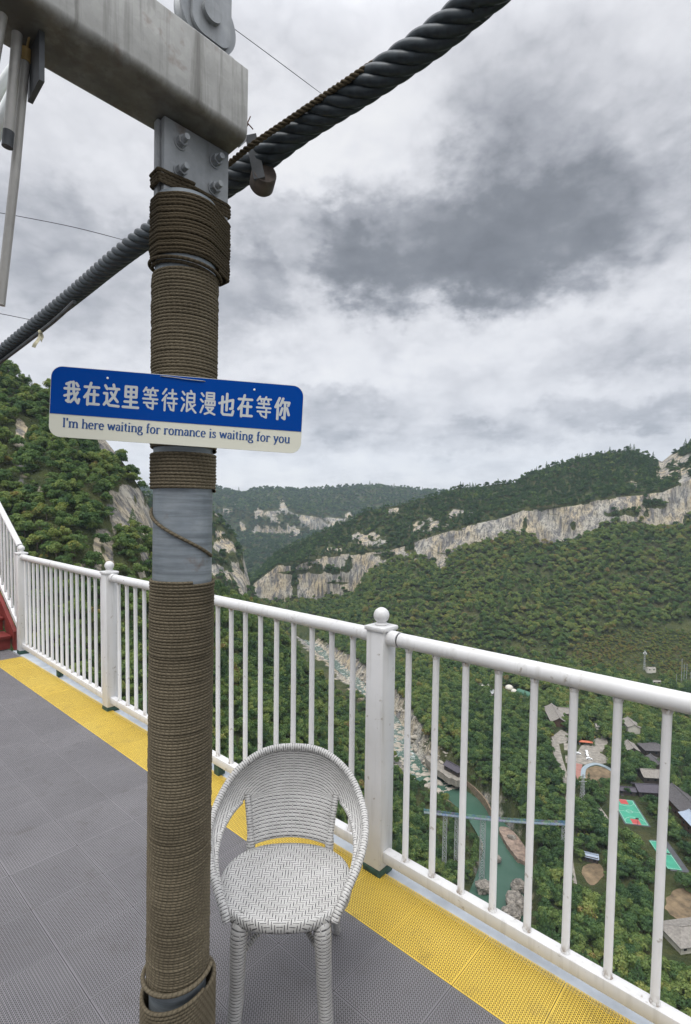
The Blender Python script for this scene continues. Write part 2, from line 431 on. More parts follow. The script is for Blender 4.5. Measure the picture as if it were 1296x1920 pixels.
# value noise / fbm in numpy (terrain shape)
_perm = RNG.random((64, 64, 64)).astype(np.float32)
def vnoise(p):
    p = np.asarray(p, float); i = np.floor(p).astype(int); f = p - i; f = f * f * (3 - 2 * f); r = 0
    for dx in (0, 1):
        for dy in (0, 1):
            for dz in (0, 1):
                wgt = (f[..., 0] if dx else 1 - f[..., 0]) * (f[..., 1] if dy else 1 - f[..., 1]) * (f[..., 2] if dz else 1 - f[..., 2])
                r = r + wgt * _perm[(i[..., 0] + dx) & 63, (i[..., 1] + dy) & 63, (i[..., 2] + dz) & 63]
    return r
def fbm(p, o=5, g=.5):
    p = np.asarray(p, float); a = 1; s_ = 0; t_ = 0
    for k in range(o):
        s_ = s_ + a * (vnoise(p * 2 ** k + 17.3 * k) - .5); t_ += a; a *= g
    return s_ / t_ * 2

#@@SPLIT@@
# ------------------------------------------------------------------ walkway deck
P1 = Vector((-3.7437, 5.9558, 0)); P2 = Vector((-1.9683, 4.2965, 0)); P3 = Vector((.1718, 2.3829, 0))
DR = (P3 - P2).normalized(); DN = Vector((-DR.y, DR.x, 0))
A3 = -.73882; D3 = Vector((math.cos(A3), math.sin(A3), 0)); P4 = P3 + D3 * (1.689 * 1.7)
def sn(s, n_, z=0): return P3 + DR * s + DN * n_ + Vector((0, 0, z))
def sheet(name, rects, m, z=0):
    V = []; Fc = []; UV = []
    for (s0, s1, n0, n1) in rects:
        b = len(V)
        for s_, n_ in ((s0, n0), (s1, n0), (s1, n1), (s0, n1)):
            V.append(sn(s_, n_, z)); UV.append((s_ - .278, n_ + .004))
        Fc.append((b, b + 1, b + 2, b + 3))
    return link(name, mesh_np(name, V, Fc, m, UV, False))
SE = -5.11
tag(sheet('walkway_floor', [(SE + .298, 5.5, -9, -.302), (SE - .42, SE, -9, -.02)], M['tile_grey']), kind='structure')
tag(sheet('floor_border', [(SE, 5.5, -.302, -.004), (SE, SE + .298, -9, -.302)], M['tile_yellow']), kind='structure')
mb = MB()
mb.add([sn(-6, -9, -.03), sn(6, -9, -.03), sn(6, .0, -.03), sn(-6, .0, -.03), sn(-6, -9, -.25), sn(6, -9, -.25), sn(6, .0, -.25), sn(-6, .0, -.25)],
       [(0, 1, 2, 3), (7, 6, 5, 4), (0, 4, 5, 1), (1, 5, 6, 2), (2, 6, 7, 3), (3, 7, 4, 0)])
tag(mb.build('floor_base', M['subfloor'], smooth=False), kind='structure')
mb = MB()
e0, e1 = .002, .15
mb.add([sn(-5.5, e0, -.012), sn(5.5, e0, -.012), sn(5.5, e1, -.012), sn(-5.5, e1, -.012), sn(-5.5, e0, -.30), sn(5.5, e0, -.30), sn(5.5, e1, -.30), sn(-5.5, e1, -.30)],
       [(0, 1, 2, 3), (7, 6, 5, 4), (0, 4, 5, 1), (1, 5, 6, 2), (2, 6, 7, 3), (3, 7, 4, 0)])
tag(mb.build('floor_kerb', M['edge_paint'], smooth=False), kind='structure')

# ------------------------------------------------------------------ railing
HS = 1.7
rail = empty('white_railing', tuple(P3), 'long white painted steel railing with ball topped posts along the walkway edge', 'railing')
RB = MB(); 
def rz(v): return Matrix.Rotation(math.atan2(v.y, v.x), 4, 'Z')
def loc(v): return Vector(v) - P3
def post(p, d):
    q = MB(); q.box(loc(p) + Vector((0, 0, .595)), (.098, .098, 1.13), rz(d), .004)
    o = q.build('post', M['white'], rail)
    q = MB(); q.box(loc(p) + Vector((0, 0, 1.158)), (.116, .116, .022), rz(d), .007)
    q.lathe(loc(p), [(.030, 1.169), (.032, 1.176), (.022, 1.182), (.022, 1.186)], 20); q.build('post_cap', M['white'], o)
    q = MB(); prof = [(.037 * math.sin(a), 1.2145 - .037 * math.cos(a)) for a in np.linspace(.35, math.pi - .02, 14)]
    q.lathe(loc(p), prof, 24); q.build('ball_finial', M['white'], o)
    q = MB(); q.box(loc(p) + Vector((0, 0, .008)), (.102, .102, .040), rz(d), .003); q.build('foot', M['green_foot'], o)
bal0 = MB(); bal0.tube([(0, 0, .108), (0, 0, .112), (0, 0, 1.09)], [.0165, .0142, .0142], 12); bal0.lathe((0, 0, 0), [(.0145, .109), (.0178, .1135), (.0172, .117), (.0142, .121)], 14); bal0.lathe((0, 0, 0), [(.0142, 1.070), (.0166, 1.076), (.0174, 1.086)], 14); BAL = bal0.build('baluster', M['white_bal'], rail)
_first = [True]
def baluster(p):
    o = BAL if _first[0] else BAL.copy()
    if not _first[0]: COL.objects.link(o); o.parent = rail
    _first[0] = False
    o.location = loc(p); o.rotation_euler = (0, 0, random.random() * 6)
def section(a, b, offs, joint=None):
    d = (b - a).normalized(); L = (b - a).length
    for s_ in offs: baluster(a + d * s_)
    q = MB(); zc = 1.084 + .0325
    q.tube([loc(a + d * .112) + Vector((0, 0, zc)), loc(b - d * .049) + Vector((0, 0, zc))], .0325, 24); o = q.build('handrail', M['white'], rail)
    q = MB()
    q.tube([loc(a + d * .045) + Vector((0, 0, zc)), loc(a + d * .104) + Vector((0, 0, zc))], .0355, 24); q.build('sleeve', M['white'], o); q = MB()
    q.tube([loc(b - d * .10) + Vector((0, 0, zc)), loc(b - d * .045) + Vector((0, 0, zc))], .0355, 24); q.build('sleeve', M['white'], o)
    q = MB(); q.tube([loc(a + d * .1035) + Vector((0, 0, zc)), loc(a + d * .1125) + Vector((0, 0, zc))], .0295, 20)
    q.build('joint_gap', M['dark_steel'], o); q = MB()
    if joint: q.tube([loc(a + d * joint) + Vector((0, 0, zc)), loc(a + d * (joint + .004)) + Vector((0, 0, zc))], .0329, 24); q.build('joint_gap', M['dark_steel'], o)
    q = MB(); mid = (a + b) / 2; q.box(loc(mid) + Vector((0, 0, .0865)), (L - .094, .05, .053), rz(d), .005); q.build('bottom_rail', M['white'], rail)
d12 = (P2 - P1).normalized()
section(P1, P2, [(.0855 + .0836 * k) * HS for k in range(16)], 1.06)
section(P2, P3, [(.1013 + .0836 * k) * HS for k in range(10)] + [(.9187 + .0836 * k) * HS for k in range(9)], 1.535)
section(P3, P4, [(.0932 + .0836 * k) * HS for k in range(19)])
post(P1, d12); post(P2, DR); post(P3, DR); post(P4, D3)
for (a, b, fr) in ((P1, P2, .5), (P2, P3, .55)):   # small feet under the bottom rail
    q = MB(); q.box(loc(a + (b - a) * fr) + Vector((0, 0, .03)), (.05, .05, .062), rz(b - a)); q.build('foot', M['green_foot'], rail)

# stairs with their own railing
sa = math.tan(rad(28.5)); sd12 = -d12
st = empty('red_staircase', tuple(P1 + sd12 * .22), 'red painted stairs climbing beyond the far end of the walkway', 'stairs')
nn = Vector((-d12.y, d12.x, 0))
for k in range(9):
    q = MB(); c = sd12 * (.16 + .31 * k) - nn * .86
    zt = .17 * (k + 1)
    q.box(c + Vector((0, 0, zt - .02)), (.335, 1.6, .04), rz(d12), .006); q.build('tread', M['stair_red'], st)
    q = MB(); q.box(sd12 * (.02 + .31 * k) - nn * .86 + Vector((0, 0, zt - .0995)), (.02, 1.58, .117 if k else .119), rz(d12)); q.build('riser', M['stair_red'], st)
q = MB()
for side in (-.05, -1.68):
    a = sd12 * -.05 - nn * (-side) * 1; b = sd12 * 2.8 - nn * (-side)
    V = [a + Vector((0, 0, .0)), b + Vector((0, 0, 2.85 * sa * 1.0 - .05)), b + Vector((0, 0, 2.85 * sa + .22)), a + Vector((0, 0, .22))]
    V += [v + nn * .04 for v in V]
    q.add(V, [(3, 2, 1, 0), (4, 5, 6, 7), (0, 1, 5, 4), (1, 2, 6, 5), (2, 3, 7, 6), (3, 0, 4, 7)])
q.build('stringer', M['stair_red'], st, smooth=False)
sr = empty('white_stair_railing', tuple(P1), 'sloping white stair railing rising beside the red steps', 'railing')
q = MB(); q.tube([sd12 * .05 + Vector((0, 0, 1.24)), sd12 * 2.7 + Vector((0, 0, 1.22 + 2.7 * sa))], .0325, 20); q.build('handrail', M['white'], sr)
q = MB()
a = sd12 * .05; b = sd12 * 2.7
V = [a + Vector((0, 0, .22)) - nn * .025, b + Vector((0, 0, .22 + 2.7 * sa)) - nn * .025, b + Vector((0, 0, .275 + 2.7 * sa)) - nn * .025, a + Vector((0, 0, .275)) - nn * .025]
V += [v + nn * .05 for v in V]
q.add(V, [(3, 2, 1, 0), (4, 5, 6, 7), (0, 1, 5, 4), (1, 2, 6, 5), (2, 3, 7, 6), (3, 0, 4, 7)]); q.build('bottom_rail', M['white'], sr, smooth=False)
for k in range(18):
    s_ = .12 + k * .142; q = MB()
    q.tube([sd12 * s_ + Vector((0, 0, .26 + s_ * sa)), sd12 * s_ + Vector((0, 0, 1.21 + s_ * sa))], .0142, 10); q.build('baluster', M['white'], sr)

# ------------------------------------------------------------------ rope-wrapped pole
TILT = .0145
pole = empty('rope_wrapped_pole', (-.4614, 1.39, 0), 'steel pole wrapped in brown hemp rope carrying the beam', 'pole')
pole.rotation_euler = (0, math.atan(TILT), 0)
PRad = .0765
def zp(v): return P(345, v, 1.312).z
q = MB()
q.lathe((0, 0, 0), [(PRad, .02), (PRad, 2.489)], 48)
q.build('pipe', M['pipe'], pole)
q = MB(); q.lathe((0, 0, 0), [(.15, 0), (.15, .014), (.0785, .016)], 40)
for k in range(8):
    a = k * math.pi / 4 + .2; q.box((math.cos(a) * .092, math.sin(a) * .092, .12), (.032, .008, .2), Matrix.Rotation(a, 4, 'Z'))
q.build('base_flange', M['galv'], pole)
AZB = rad(44.5); BA = Vector((math.sin(AZB), math.cos(AZB), 0)); BN = Vector((math.cos(AZB), -math.sin(AZB), 0))
def axisx(z): return Vector((0, 0, z))     # pole axis in pole space
# plate (two leaves) slotted into the pipe, beneath the beam
q = MB(); mz = rz(BA)
for off, w0, w1 in ((.0105, -.072, .112), (-.0105, -.080, .104)):
    q.box(BA * ((w0 + w1) / 2) + BN * off + Vector((0, 0, 2.556)), (w1 - w0, .0195, .222), mz, .002)
q.build('mounting_plate', M['galv'], pole)
bz = Matrix.Rotation(math.atan2(BN.y, BN.x), 4, 'Z') @ Matrix.Rotation(rad(90), 4, 'Y')     # local z -> BN
for s_, z_ in ((-.030, P(335, 268, 1.354).z), (.069, P(396, 302, 1.424).z), (-.030, P(335, 322, 1.354).z), (.067, P(394, 354, 1.424).z)):
    q = MB(); c = BA * s_ + BN * .0203 + Vector((0, 0, z_))
    q.lathe(c, [(.0175, 0), (.0175, .003), (.0135, .0032), (.0135, .006)], 20, bz)
    hx = [(.0135 * math.cos(k * math.pi / 3 + s_ * 30), .0135 * math.sin(k * math.pi / 3 + s_ * 30)) for k in range(6)]
    q.prism(hx, .006, .019, Matrix.Translation(c) @ bz)
    q.lathe(c, [(.0080, .018), (.0080, .036), (.0072, .0375)], 14, bz)
    q.build('bolt', M['galv'], pole, sharp=30)

def hull_radius(circ=True):
    pts = [(PRad * math.cos(a), PRad * math.sin(a)) for a in np.linspace(0, 2 * math.pi, 72, endpoint=False)] if circ else []
    for s_ in (-.081, .113):
        for o_ in (-.021, .021): v = BA * s_ + BN * o_; pts.append((v.x, v.y))
    pts = sorted(set(pts))
    def half(ps):
        h = []
        for p in ps:
            while len(h) > 1 and (h[-1][0] - h[-2][0]) * (p[1] - h[-2][1]) - (h[-1][1] - h[-2][1]) * (p[0] - h[-2][0]) <= 0: h.pop()
            h.append(p)
        return h
    h = half(pts)[:-1] + half(pts[::-1])[:-1]
    th = np.linspace(-math.pi, math.pi, 721); R_ = np.zeros_like(th)
    for i, t in enumerate(th):
        dx, dy = math.cos(t), math.sin(t)
        for k in range(len(h)):
            (ax, ay), (bx, by) = h[k], h[(k + 1) % len(h)]
            den = dx * (by - ay) - dy * (bx - ax)
            if abs(den) < 1e-12: continue
            s_ = (ax * (by - ay) - ay * (bx - ax)) / den; u_ = (ax * dy - ay * dx) / den
            if s_ > 0 and -1e-6 <= u_ <= 1 + 1e-6: R_[i] = max(R_[i], s_)
    return th, R_
HT, HR = hull_radius(); _, HP = hull_radius(False)

def wrap(name, z0_, z1_, r, m, kind='round', seg=84, jit=.0006, drop=0.0, gapz=None):
    """one continuous rope wound round the pole from z0 up to z1"""
    turns = (z1_ - z0_) / (2 * r * .93); N = int(turns * seg) + 1
    th = np.linspace(0, turns * 2 * math.pi, N); z = z0_ + (z1_ - z0_) * th / th[-1]
    tn = np.floor(th / (2 * math.pi)).astype(int)
    jr = np.interp(th, np.arange(0, th[-1] + 9, 1.7), RNG.normal(0, jit, len(np.arange(0, th[-1] + 9, 1.7))))
    jz = np.interp(th, np.arange(0, th[-1] + 9, 2.3), RNG.normal(0, jit * .9, len(np.arange(0, th[-1] + 9, 2.3))))
    if kind != 'round':
        a = (th + math.pi) % (2 * math.pi) - math.pi; R_ = np.interp(a, HT, HR if kind == 'hull' else HP)
    else: R_ = np.full(N, PRad)
    if drop: z = z + drop * np.cos(th - math.atan2(BA.y, BA.x))
    R_ = R_ + r * .95 + jr; z = z + jz
    k = 10; ph = np.linspace(0, 2 * math.pi, k, endpoint=False)
    s_ = np.cumsum(np.r_[0, np.hypot(np.diff(R_ * np.cos(th)), np.diff(R_ * np.sin(th)))])
    rr = r * (1 + .05 * np.cos(3 * (ph[None] - s_[:, None] * 2 * math.pi / .039)))
    rad_ = R_[:, None] + rr * np.cos(ph)[None]
    V = np.stack([rad_ * np.cos(th)[:, None], rad_ * np.sin(th)[:, None], z[:, None] + rr * np.sin(ph)[None]], -1).reshape(-1, 3)
    uv = np.stack([np.repeat(s_, k), np.tile(ph / (2 * math.pi) * 1.0, N)], 1)
    i = np.arange(N - 1)[:, None] * k; j = np.arange(k)[None]; j2 = (j + 1) % k
    Fc = np.stack([i + j, i + k + j, i + k + j2, i + j2], -1).reshape(-1, 4)
    return link(name, mesh_np(name, V, Fc, m, uv, True), pole)
wrap('rope_wrap', .40, zp(1094), .0042, M['rope'])
wrap('rope_wrap', zp(917), zp(846), .0045, M['rope'])
wrap('rope_wrap', zp(838), zp(500), .0044, M['rope'])
wrap('rope_wrap', 2.328, 2.478, .0044, M['rope_dark'], 'hull', 96, .0011)
wrap('rope_wrap', 2.500, 2.535, .0048, M['rope_dark'], 'plate', 120, .0008)
# lower bulge where the rope runs over the flange ribs
def loose(name, pts, r, m):
    pts = np.array(pts); q = MB(); q.tube([tuple(p) for p in pts], r, 10); 
    for i, (u_, v_) in enumerate(q.UV): q.UV[i] = (u_, v_ / (2 * math.pi * r))
    return q.build(name, m, pole, uv=True)
def ring(R0, z0_, z1_, a0, a1, n_=60):
    return [(R0 * math.cos(a), R0 * math.sin(a), z) for a, z in zip(np.linspace(a0, a1, n_), np.linspace(z0_, z1_, n_))]
# single strand crossing the bare pipe, seen from in front (front is -y => angle -90 deg)
za, zb = zp(955), zp(1045)
loose('loose_strand', ring(PRad + .004, za, zb, rad(-175), rad(-8)), .0045, M['rope'])
loose('loose_strand', ring(PRad + .006, 2.322, 2.297, rad(-200), rad(10)), .0045, M['rope_dark'])
loose('loose_strand', ring(PRad + .013, 2.328, 2.305, rad(-205), rad(15)), .0045, M['rope_dark'])
R2 = .094
loose('loose_strand', ring(PRad + .016, .405, .43, rad(-190), rad(0)), .006, M['rope'])
def wrap_out(z0_, z1_, r, R0, m):
    turns = (z1_ - z0_) / (2 * r * .93); n_ = int(turns * 60); th = np.linspace(0, turns * 6.283, n_)
    pts = [(R0 * math.cos(t) * (1 + .03 * math.sin(3 * t)), R0 * math.sin(t), z0_ + (z1_ - z0_) * t / th[-1] + .02 * math.cos(t)) for t in th]
    return loose('rope_wrap', pts, r, m)
wrap_out(.12, .375, .0055, .097, M['rope'])

# ------------------------------------------------------------------ beam
E0 = Vector((-.27025, 1.40394, 2.66750)); ELV = -.01721; BW, BH = .16533, .17892
ba = Vector((math.sin(AZB) * math.cos(ELV), math.cos(AZB) * math.cos(ELV), math.sin(ELV)))
bu = Vector((0, 0, 1)); LB = 4.2
beam = empty('steel_beam', tuple(E0), 'weathered galvanised box beam resting on the rope wrapped pole', 'beam')
bm_rot = Matrix((ba, -BN, BN.cross(ba) * -1)).transposed()   # columns: along, left, up
upv = (-BN).cross(ba) * -1
upv = ba.cross(-BN) * 1
if upv.z < 0: upv = -upv
Rm = Matrix((ba, -BN, upv)).transposed().to_4x4()
q = MB()
rr_ = .022
outline = []
for (cx, cz, a0) in ((rr_, rr_, 180), (BW - rr_, rr_, 270), (BW - .005, BH - .005, 0), (.005, BH - .005, 90)):
    r0 = rr_ if cz == rr_ else .005
    for k in range(6): a = rad(a0 + 18 * k); outline.append((cx + r0 * math.cos(a), cz + r0 * math.sin(a)))
# local: x along, y left (0 = face towards the camera's right), z up
segs = [0, -.02] + list(np.linspace(-.3, -LB, 14)); V = []; k = len(outline)
for xs in segs:
    for (yy, zz_) in outline: V.append(Rm @ Vector((xs, yy, zz_)))
Fc = [(i * k + j, i * k + (j + 1) % k, (i + 1) * k + (j + 1) % k, (i + 1) * k + j) for i in range(len(segs) - 1) for j in range(k)]
Fc += [tuple(range(k))[::-1], tuple((len(segs) - 1) * k + j for j in range(k))]
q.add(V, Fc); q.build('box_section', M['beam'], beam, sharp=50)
# stiffener fin hanging below, left of frame
q = MB()
t_ = .80
poly = [(-.11, 0), (.09, 0), (.09, -.10), (-.02, -.13), (-.11, -.09)]
Q = Rm @ Matrix.Translation((-t_, .10, .001)) @ Matrix.Rotation(rad(90), 4, 'X') @ Matrix.Rotation(rad(90), 4, 'Y')
q.box(Rm @ Vector((-.465, .0975, -.05)), (.010, .085, .0995), Rm)
q.build('fin_plate', M['dark_steel'], beam)
# end lug with rusty pin
q = MB(); c = Rm @ Vector((.012, BW * .42, .080))
Q = Matrix.Translation(c) @ Rm @ Matrix.Rotation(rad(90), 4, 'X')
q.prism([(-.012, -.045), (.012, -.055), (.028, -.035), (.030, -.01), (.016, .035), (-.012, .07)], -.006, .006, Q)
q.build('end_lug', M['galv'], beam)
q = MB(); cpin = Rm @ Vector((.024, BW * .42 - .012, .078))
hz = Rm @ Matrix.Rotation(rad(90), 4, 'X')
q.prism([(.011 * math.cos(a), .011 * math.sin(a)) for a in np.linspace(0, 6.283, 7)[:-1]], -.016, .012, Matrix.Translation(cpin) @ hz)
q.tube([cpin + Rm @ Vector((-.022, -.014, .012)), cpin + Rm @ Vector((.024, -.014, -.006))], .0016, 6)
q.tube([cpin + Rm @ Vector((.004, -.016, -.002)), cpin + Rm @ Vector((.014, -.015, .022))], .0016, 6)
q.build('lug_pin', M['rust'], beam)
# pulley cheeks above the beam
pu = empty('pulley_block', tuple(E0 + Rm @ Vector((-.0755, BW * .5, BH))), 'galvanised pulley block with bolted cheek plates on top of the beam', 'pulley')
fz = Rm @ Matrix.Rotation(rad(90), 4, 'X')
def rplate(wd, z0_, z1_, rc, y0, y1):
    pl_ = [(wd, z1_), (-wd, z1_)] + [(-wd + rc - rc * math.cos(a), z0_ + rc - rc * math.sin(a)) for a in np.linspace(0, math.pi / 2, 8)] + [(wd - rc + rc * math.sin(a), z0_ + rc - rc * math.cos(a)) for a in np.linspace(0, math.pi / 2, 8)]
    q = MB(); q.prism(pl_[::-1], -y1, -y0, fz); return q
o = rplate(.056, .055, .62, .034, -.030, -.020).build('cheek_plate', M['galv'], pu)
o = rplate(.056, .055, .62, .034, .020, .030).build('cheek_plate', M['galv'], pu)
q = MB(); q.lathe((0, 0, .116), [(.03, -.018), (.10, -.018), (.10, -.010), (.088, 0), (.10, .010), (.10, .018), (.03, .018)], 48, fz); 
q = MB()
cc = Matrix.Translation((0, 0, .116)) @ fz
V = []; prof = [(.02, -.018), (.080, -.018), (.080, -.011), (.070, 0), (.080, .011), (.080, .018), (.02, .018)]; kk = 48
for (r, z) in prof:
    for j in range(kk): V.append(cc @ Vector((r * math.cos(6.28318 * j / kk), r * math.sin(6.28318 * j / kk), z)))
q.add(V, [(i * kk + j, i * kk + (j + 1) % kk, (i + 1) * kk + (j + 1) % kk, (i + 1) * kk + j) for i in range(6) for j in range(kk)])
q.build('sheave', M['galv'], pu)
q = MB(); V = Matrix.Translation((-.004, 0, .116)) @ fz
for zz0, zz1, rr0 in ((.030, .046, .026), (-.04, .03, .012)):
    q.prism([(rr0 * math.cos(a), rr0 * math.sin(a)) for a in np.linspace(0, 6.283, 25)[:-1]], zz0, zz1, V)
q.build('axle_bolt', M['galv'], pu)
q = MB(); q.box((0, 0, .02), (.12, .08, .04), Rm); q.box(Rm @ Vector((-.02, 0, .06)), (.04, .03, .10), Rm); q.build('bracket', M['galv'], pu)

# ------------------------------------------------------------------ thick suspension cable: laid strands
cp = [P(1060, -135, 1.09), P(900, 0, 1.25), P(818, 69, 1.33), P(694, 156, 1.44), P(567, 238, 1.57), P(455, 322, 1.69), P(250, 462, 2.10), P(130, 560, 2.62), P(0, 664, 3.25), P(-150, 786, 4.2), P(-600, 1080, 8.5)]
cp = [cp[0] + (cp[0] - cp[1]).normalized() * 5.0, cp[0] + (cp[0] - cp[1]).normalized() * 2.0] + cp
path = spline(cp, 700)
def laid(path, R0, rs, ns, lay, k=8, sag=None):
    T = np.gradient(path, axis=0); T /= np.linalg.norm(T, axis=1)[:, None]
    up = np.array([0, 0, 1.]); A = up - T * (T @ up)[:, None]; A /= np.linalg.norm(A, axis=1)[:, None]; B = np.cross(T, A)
    L = np.r_[0, np.cumsum(np.linalg.norm(np.diff(path, axis=0), axis=1))]
    Vs = []; Fs = []; b = 0; n_ = len(path)
    for s_ in range(ns):
        a = 2 * math.pi * (s_ / ns + L / lay)
        C = path + R0 * (A * np.cos(a)[:, None] + B * np.sin(a)[:, None])
        ph = np.linspace(0, 2 * math.pi, k, endpoint=False)
        V = C[:, None] + rs * (A[:, None] * np.cos(ph)[None, :, None] + B[:, None] * np.sin(ph)[None, :, None])
        i = np.arange(n_ - 1)[:, None] * k; j = np.arange(k)[None]; j2 = (j + 1) % k
        Vs.append(V.reshape(-1, 3)); Fs.append(b + np.stack([i + j, i + j2, i + k + j2, i + k + j], -1).reshape(-1, 4)); b += n_ * k
    return np.concatenate(Vs), np.concatenate(Fs)
def resample(path, n_):
    L = np.r_[0, np.cumsum(np.linalg.norm(np.diff(path, axis=0), axis=1))]; t = np.linspace(0, L[-1], n_)
    return np.stack([np.interp(t, L, path[:, i]) for i in range(3)], 1)
V, Fc = laid(resample(path, 2000), .0228, .0178, 6, .30, 12)
cb = link('suspension_cable', mesh_np('suspension_cable', V, Fc, M['cable'], None, True))
tag(cb, 'thick dark twisted steel cable crossing the sky behind the pole', 'cable')
# thin rusty rope riding on the cable
rp = spline([P(395, 330, 1.62), P(425, 310, 1.60), P(470, 274, 1.55), P(540, 226, 1.53), P(606, 181, 1.48), P(663, 143, 1.42), P(705, 116, 1.42), P(740, 100, 1.47), P(790, 72, 1.44)], 120)
V, Fc = laid(resample(rp, 420), .0042, .0044, 3, .045, 8)
tag(link('rusty_rope', mesh_np('rusty_rope', V, Fc, M['rope_dark'], None, True)), 'thin rusty rope lying along the upper side of the thick cable', 'rope')
rp = spline([P(140, 566, 2.5), P(100, 603, 2.72), P(50, 642, 2.98), P(0, 680, 3.25), P(-100, 756, 3.9)], 60)
q = MB(); q.tube([tuple(p) for p in rp], .010, 8)
o = q.build('guide_rope', M['dark_steel']); tag(o, 'thin dark rope hanging just below the far end of the thick cable', 'rope')
# pale ribbon tied to it
q = MB(); b0 = P(75, 622, 2.8)
for dx, dz, tw in ((.012, -.055, .3), (-.03, -.085, -.5)):
    pts = [b0 + Vector((dx * t, .01 * math.sin(5 * t), dz * t)) for t in np.linspace(0, 1, 6)]
    V = []
    for i, p in enumerate(pts): s_ = Vector((.009 * math.cos(tw + i * .3), .009 * math.sin(tw + i * .3), 0)); V += [p - s_, p + s_]
    V += [v + Vector((0, .0015, 0)) for v in V[:]]
    nn_ = 12
    q.add(V, [(2 * i, 2 * i + 1, 2 * i + 3, 2 * i + 2) for i in range(5)] + [(nn_ + 2 * i + 2, nn_ + 2 * i + 3, nn_ + 2 * i + 1, nn_ + 2 * i) for i in range(5)])
q.lathe(b0, [(.006, -.008), (.009, 0), (.006, .008)], 10)
tag(q.build('cloth_ribbon', M['ribbon']), 'small pale ribbon knotted on the thin rope below the cable', 'ribbon')
# cable clamp by the beam end
M['roller'] = simple('worn_brown_roller', (.075, .060, .050), .45, 30, .6, .2)
cl_ = empty('cable_shackle', tuple(P(490, 325, 1.62)), 'rusty shackle with round roller hanging behind the thick cable', 'shackle')
q = MB(); q.lathe((0, .03, 0), [(.034, -.03), (.038, -.024), (.038, .024), (.034, .03)], 28, Matrix.Rotation(rad(20), 4, 'Z') @ Matrix.Rotation(rad(78), 4, 'X'))
q.build('roller', M['roller'], cl_)
q = MB(); a_ = P(468, 262, 1.58) - P(490, 325, 1.62)
q.box(a_ * .62 + Vector((0, .02, 0)), (.034, .010, .13), Matrix.Rotation(rad(-12), 4, 'Y')); q.build('strap_plate', M['dark_steel'], cl_)
# fine overhead wires
for (pts, lab) in (([P(330, -26, 2.0), P(365, 0, 2.0), P(480, 84, 2.05), P(590, 166, 2.1), P(612, 181, 1.56)], 'thin dark wire slanting over the beam down to the thick cable'),
                   ([P(-60, 390, 6), P(0, 399, 6), P(130, 424, 6), P(225, 448, 6), P(262, 458, 2.2)], 'thin wire reaching the pole just above the left part of the cable'),
                   ([P(-60, 578, 7), P(0, 588, 7), P(50, 598, 6.5), P(70, 602, 3.0)], 'short thin wire low beside the far end of the cable')):
    q = MB(); Y_ = pts[0].y; q.tube([tuple(p) for p in spline(pts, 30)], .0014 * Y_ / 2, 6, False)
    tag(q.build('overhead_wire', M['wire']), lab, 'wire', 'fine overhead wires')

# ------------------------------------------------------------------ things hanging at the upper left
def hang(name, pts, r, m, lab, endc=None, lip=None):
    e = empty(name, tuple(pts[-1]), lab, 'tube', 'tubes hanging by the beam'); p0 = pts[-1]
    q = MB(); q.tube([tuple(Vector(p) - p0) for p in pts], r, 16); q.build('tube', m, e)
    if endc:
        q = MB(); d_ = (pts[-1] - pts[-2]).normalized(); q.tube([d_ * -.03, d_ * .002], r * 1.06, 16); q.build('end_cap', M['dark_steel'], e)
    if lip is not None:
        q = MB(); d_ = (pts[1] - pts[0]).normalized(); a_ = pts[0] - p0; q.tube([a_ - d_ * .004, a_ + d_ * .022], r * 1.22, 16); q.build('tape_wrap', M['tape'], e)
        q = MB(); q.tube([tuple(a_), tuple(P(57, 60, 1.12) - p0), tuple(P(64, -20, 1.12) - p0)], .0024, 8); q.build('cord', M['tape'], e)
    return e
hang('hanging_tube', [P(40, -25, 1.12), P(28, 120, 1.12), P(14, 274, 1.12)], .0100, M['tube'], 'shorter grey tube with a dark end hanging at the corner beside the beam', True)
hang('hanging_tube', [P(49, 97, 1.15), P(28, 330, 1.15), P(1, 572, 1.15)], .0092, M['tube'], 'longest grey tube hanging from yellowed tape beside the beam', None, True)
hang('hanging_tube', [P(14, -30, 1.08), P(4, 26, 1.08), P(-14, 130, 1.08)], .0100, M['tube'], 'grey tube cut off by the corner above the other hanging tubes')
M['canopy_under'] = simple('brown_canopy_boards', (.10, .085, .07), .3, 2, .8)
cn = empty('canopy_frame', tuple(P(-30, 230, 2.1)), 'white painted canopy frame seen behind the hanging tubes', 'canopy')
for (a, b, r) in (((60, 85, 2.0), (-60, 250, 2.2), .022), ((52, 130, 2.0), (-50, 330, 2.2), .026)):
    q = MB(); q.tube([P(*a) - P(-30, 230, 2.1), P(*b) - P(-30, 230, 2.1)], r, 14); q.build('bar', M['canopy'], cn)

# the canopy goes on overhead behind the camera (it shows as a mirror image in the glossy sign)
o0 = P(-30, 230, 2.1)
q = MB(); q.box(Vector((-2.6, -3.3, 3.06)) - o0, (8.8, 5.2, .10)); q.build('roof', M['canopy_under'], cn, False)
q = MB(); q.box(Vector((-2.6, -.68, 3.05)) - o0, (8.8, .04, .22)); q.build('fascia', M['canopy'], cn, False)
for x_ in (-5.2, -3.0, -.6): q = MB(); q.box(Vector((x_, -4.6, 1.5)) - o0, (.10, .10, 3.0)); q.build('post', M['canopy_under'], cn, False)
# ------------------------------------------------------------------ sign
SW, SH = .60707, .17017
sm_ = Matrix.Rotation(.10113, 4, 'Z') @ Matrix.Rotation(-.02294, 4, 'X') @ Matrix.Rotation(.04679, 4, 'Y')
sign = empty('slogan_sign', (-.41436, 1.29, 1.94043), 'blue and cream slogan sign wired across the rope wrapped pole', 'sign')
sign.rotation_euler = sm_.to_euler()
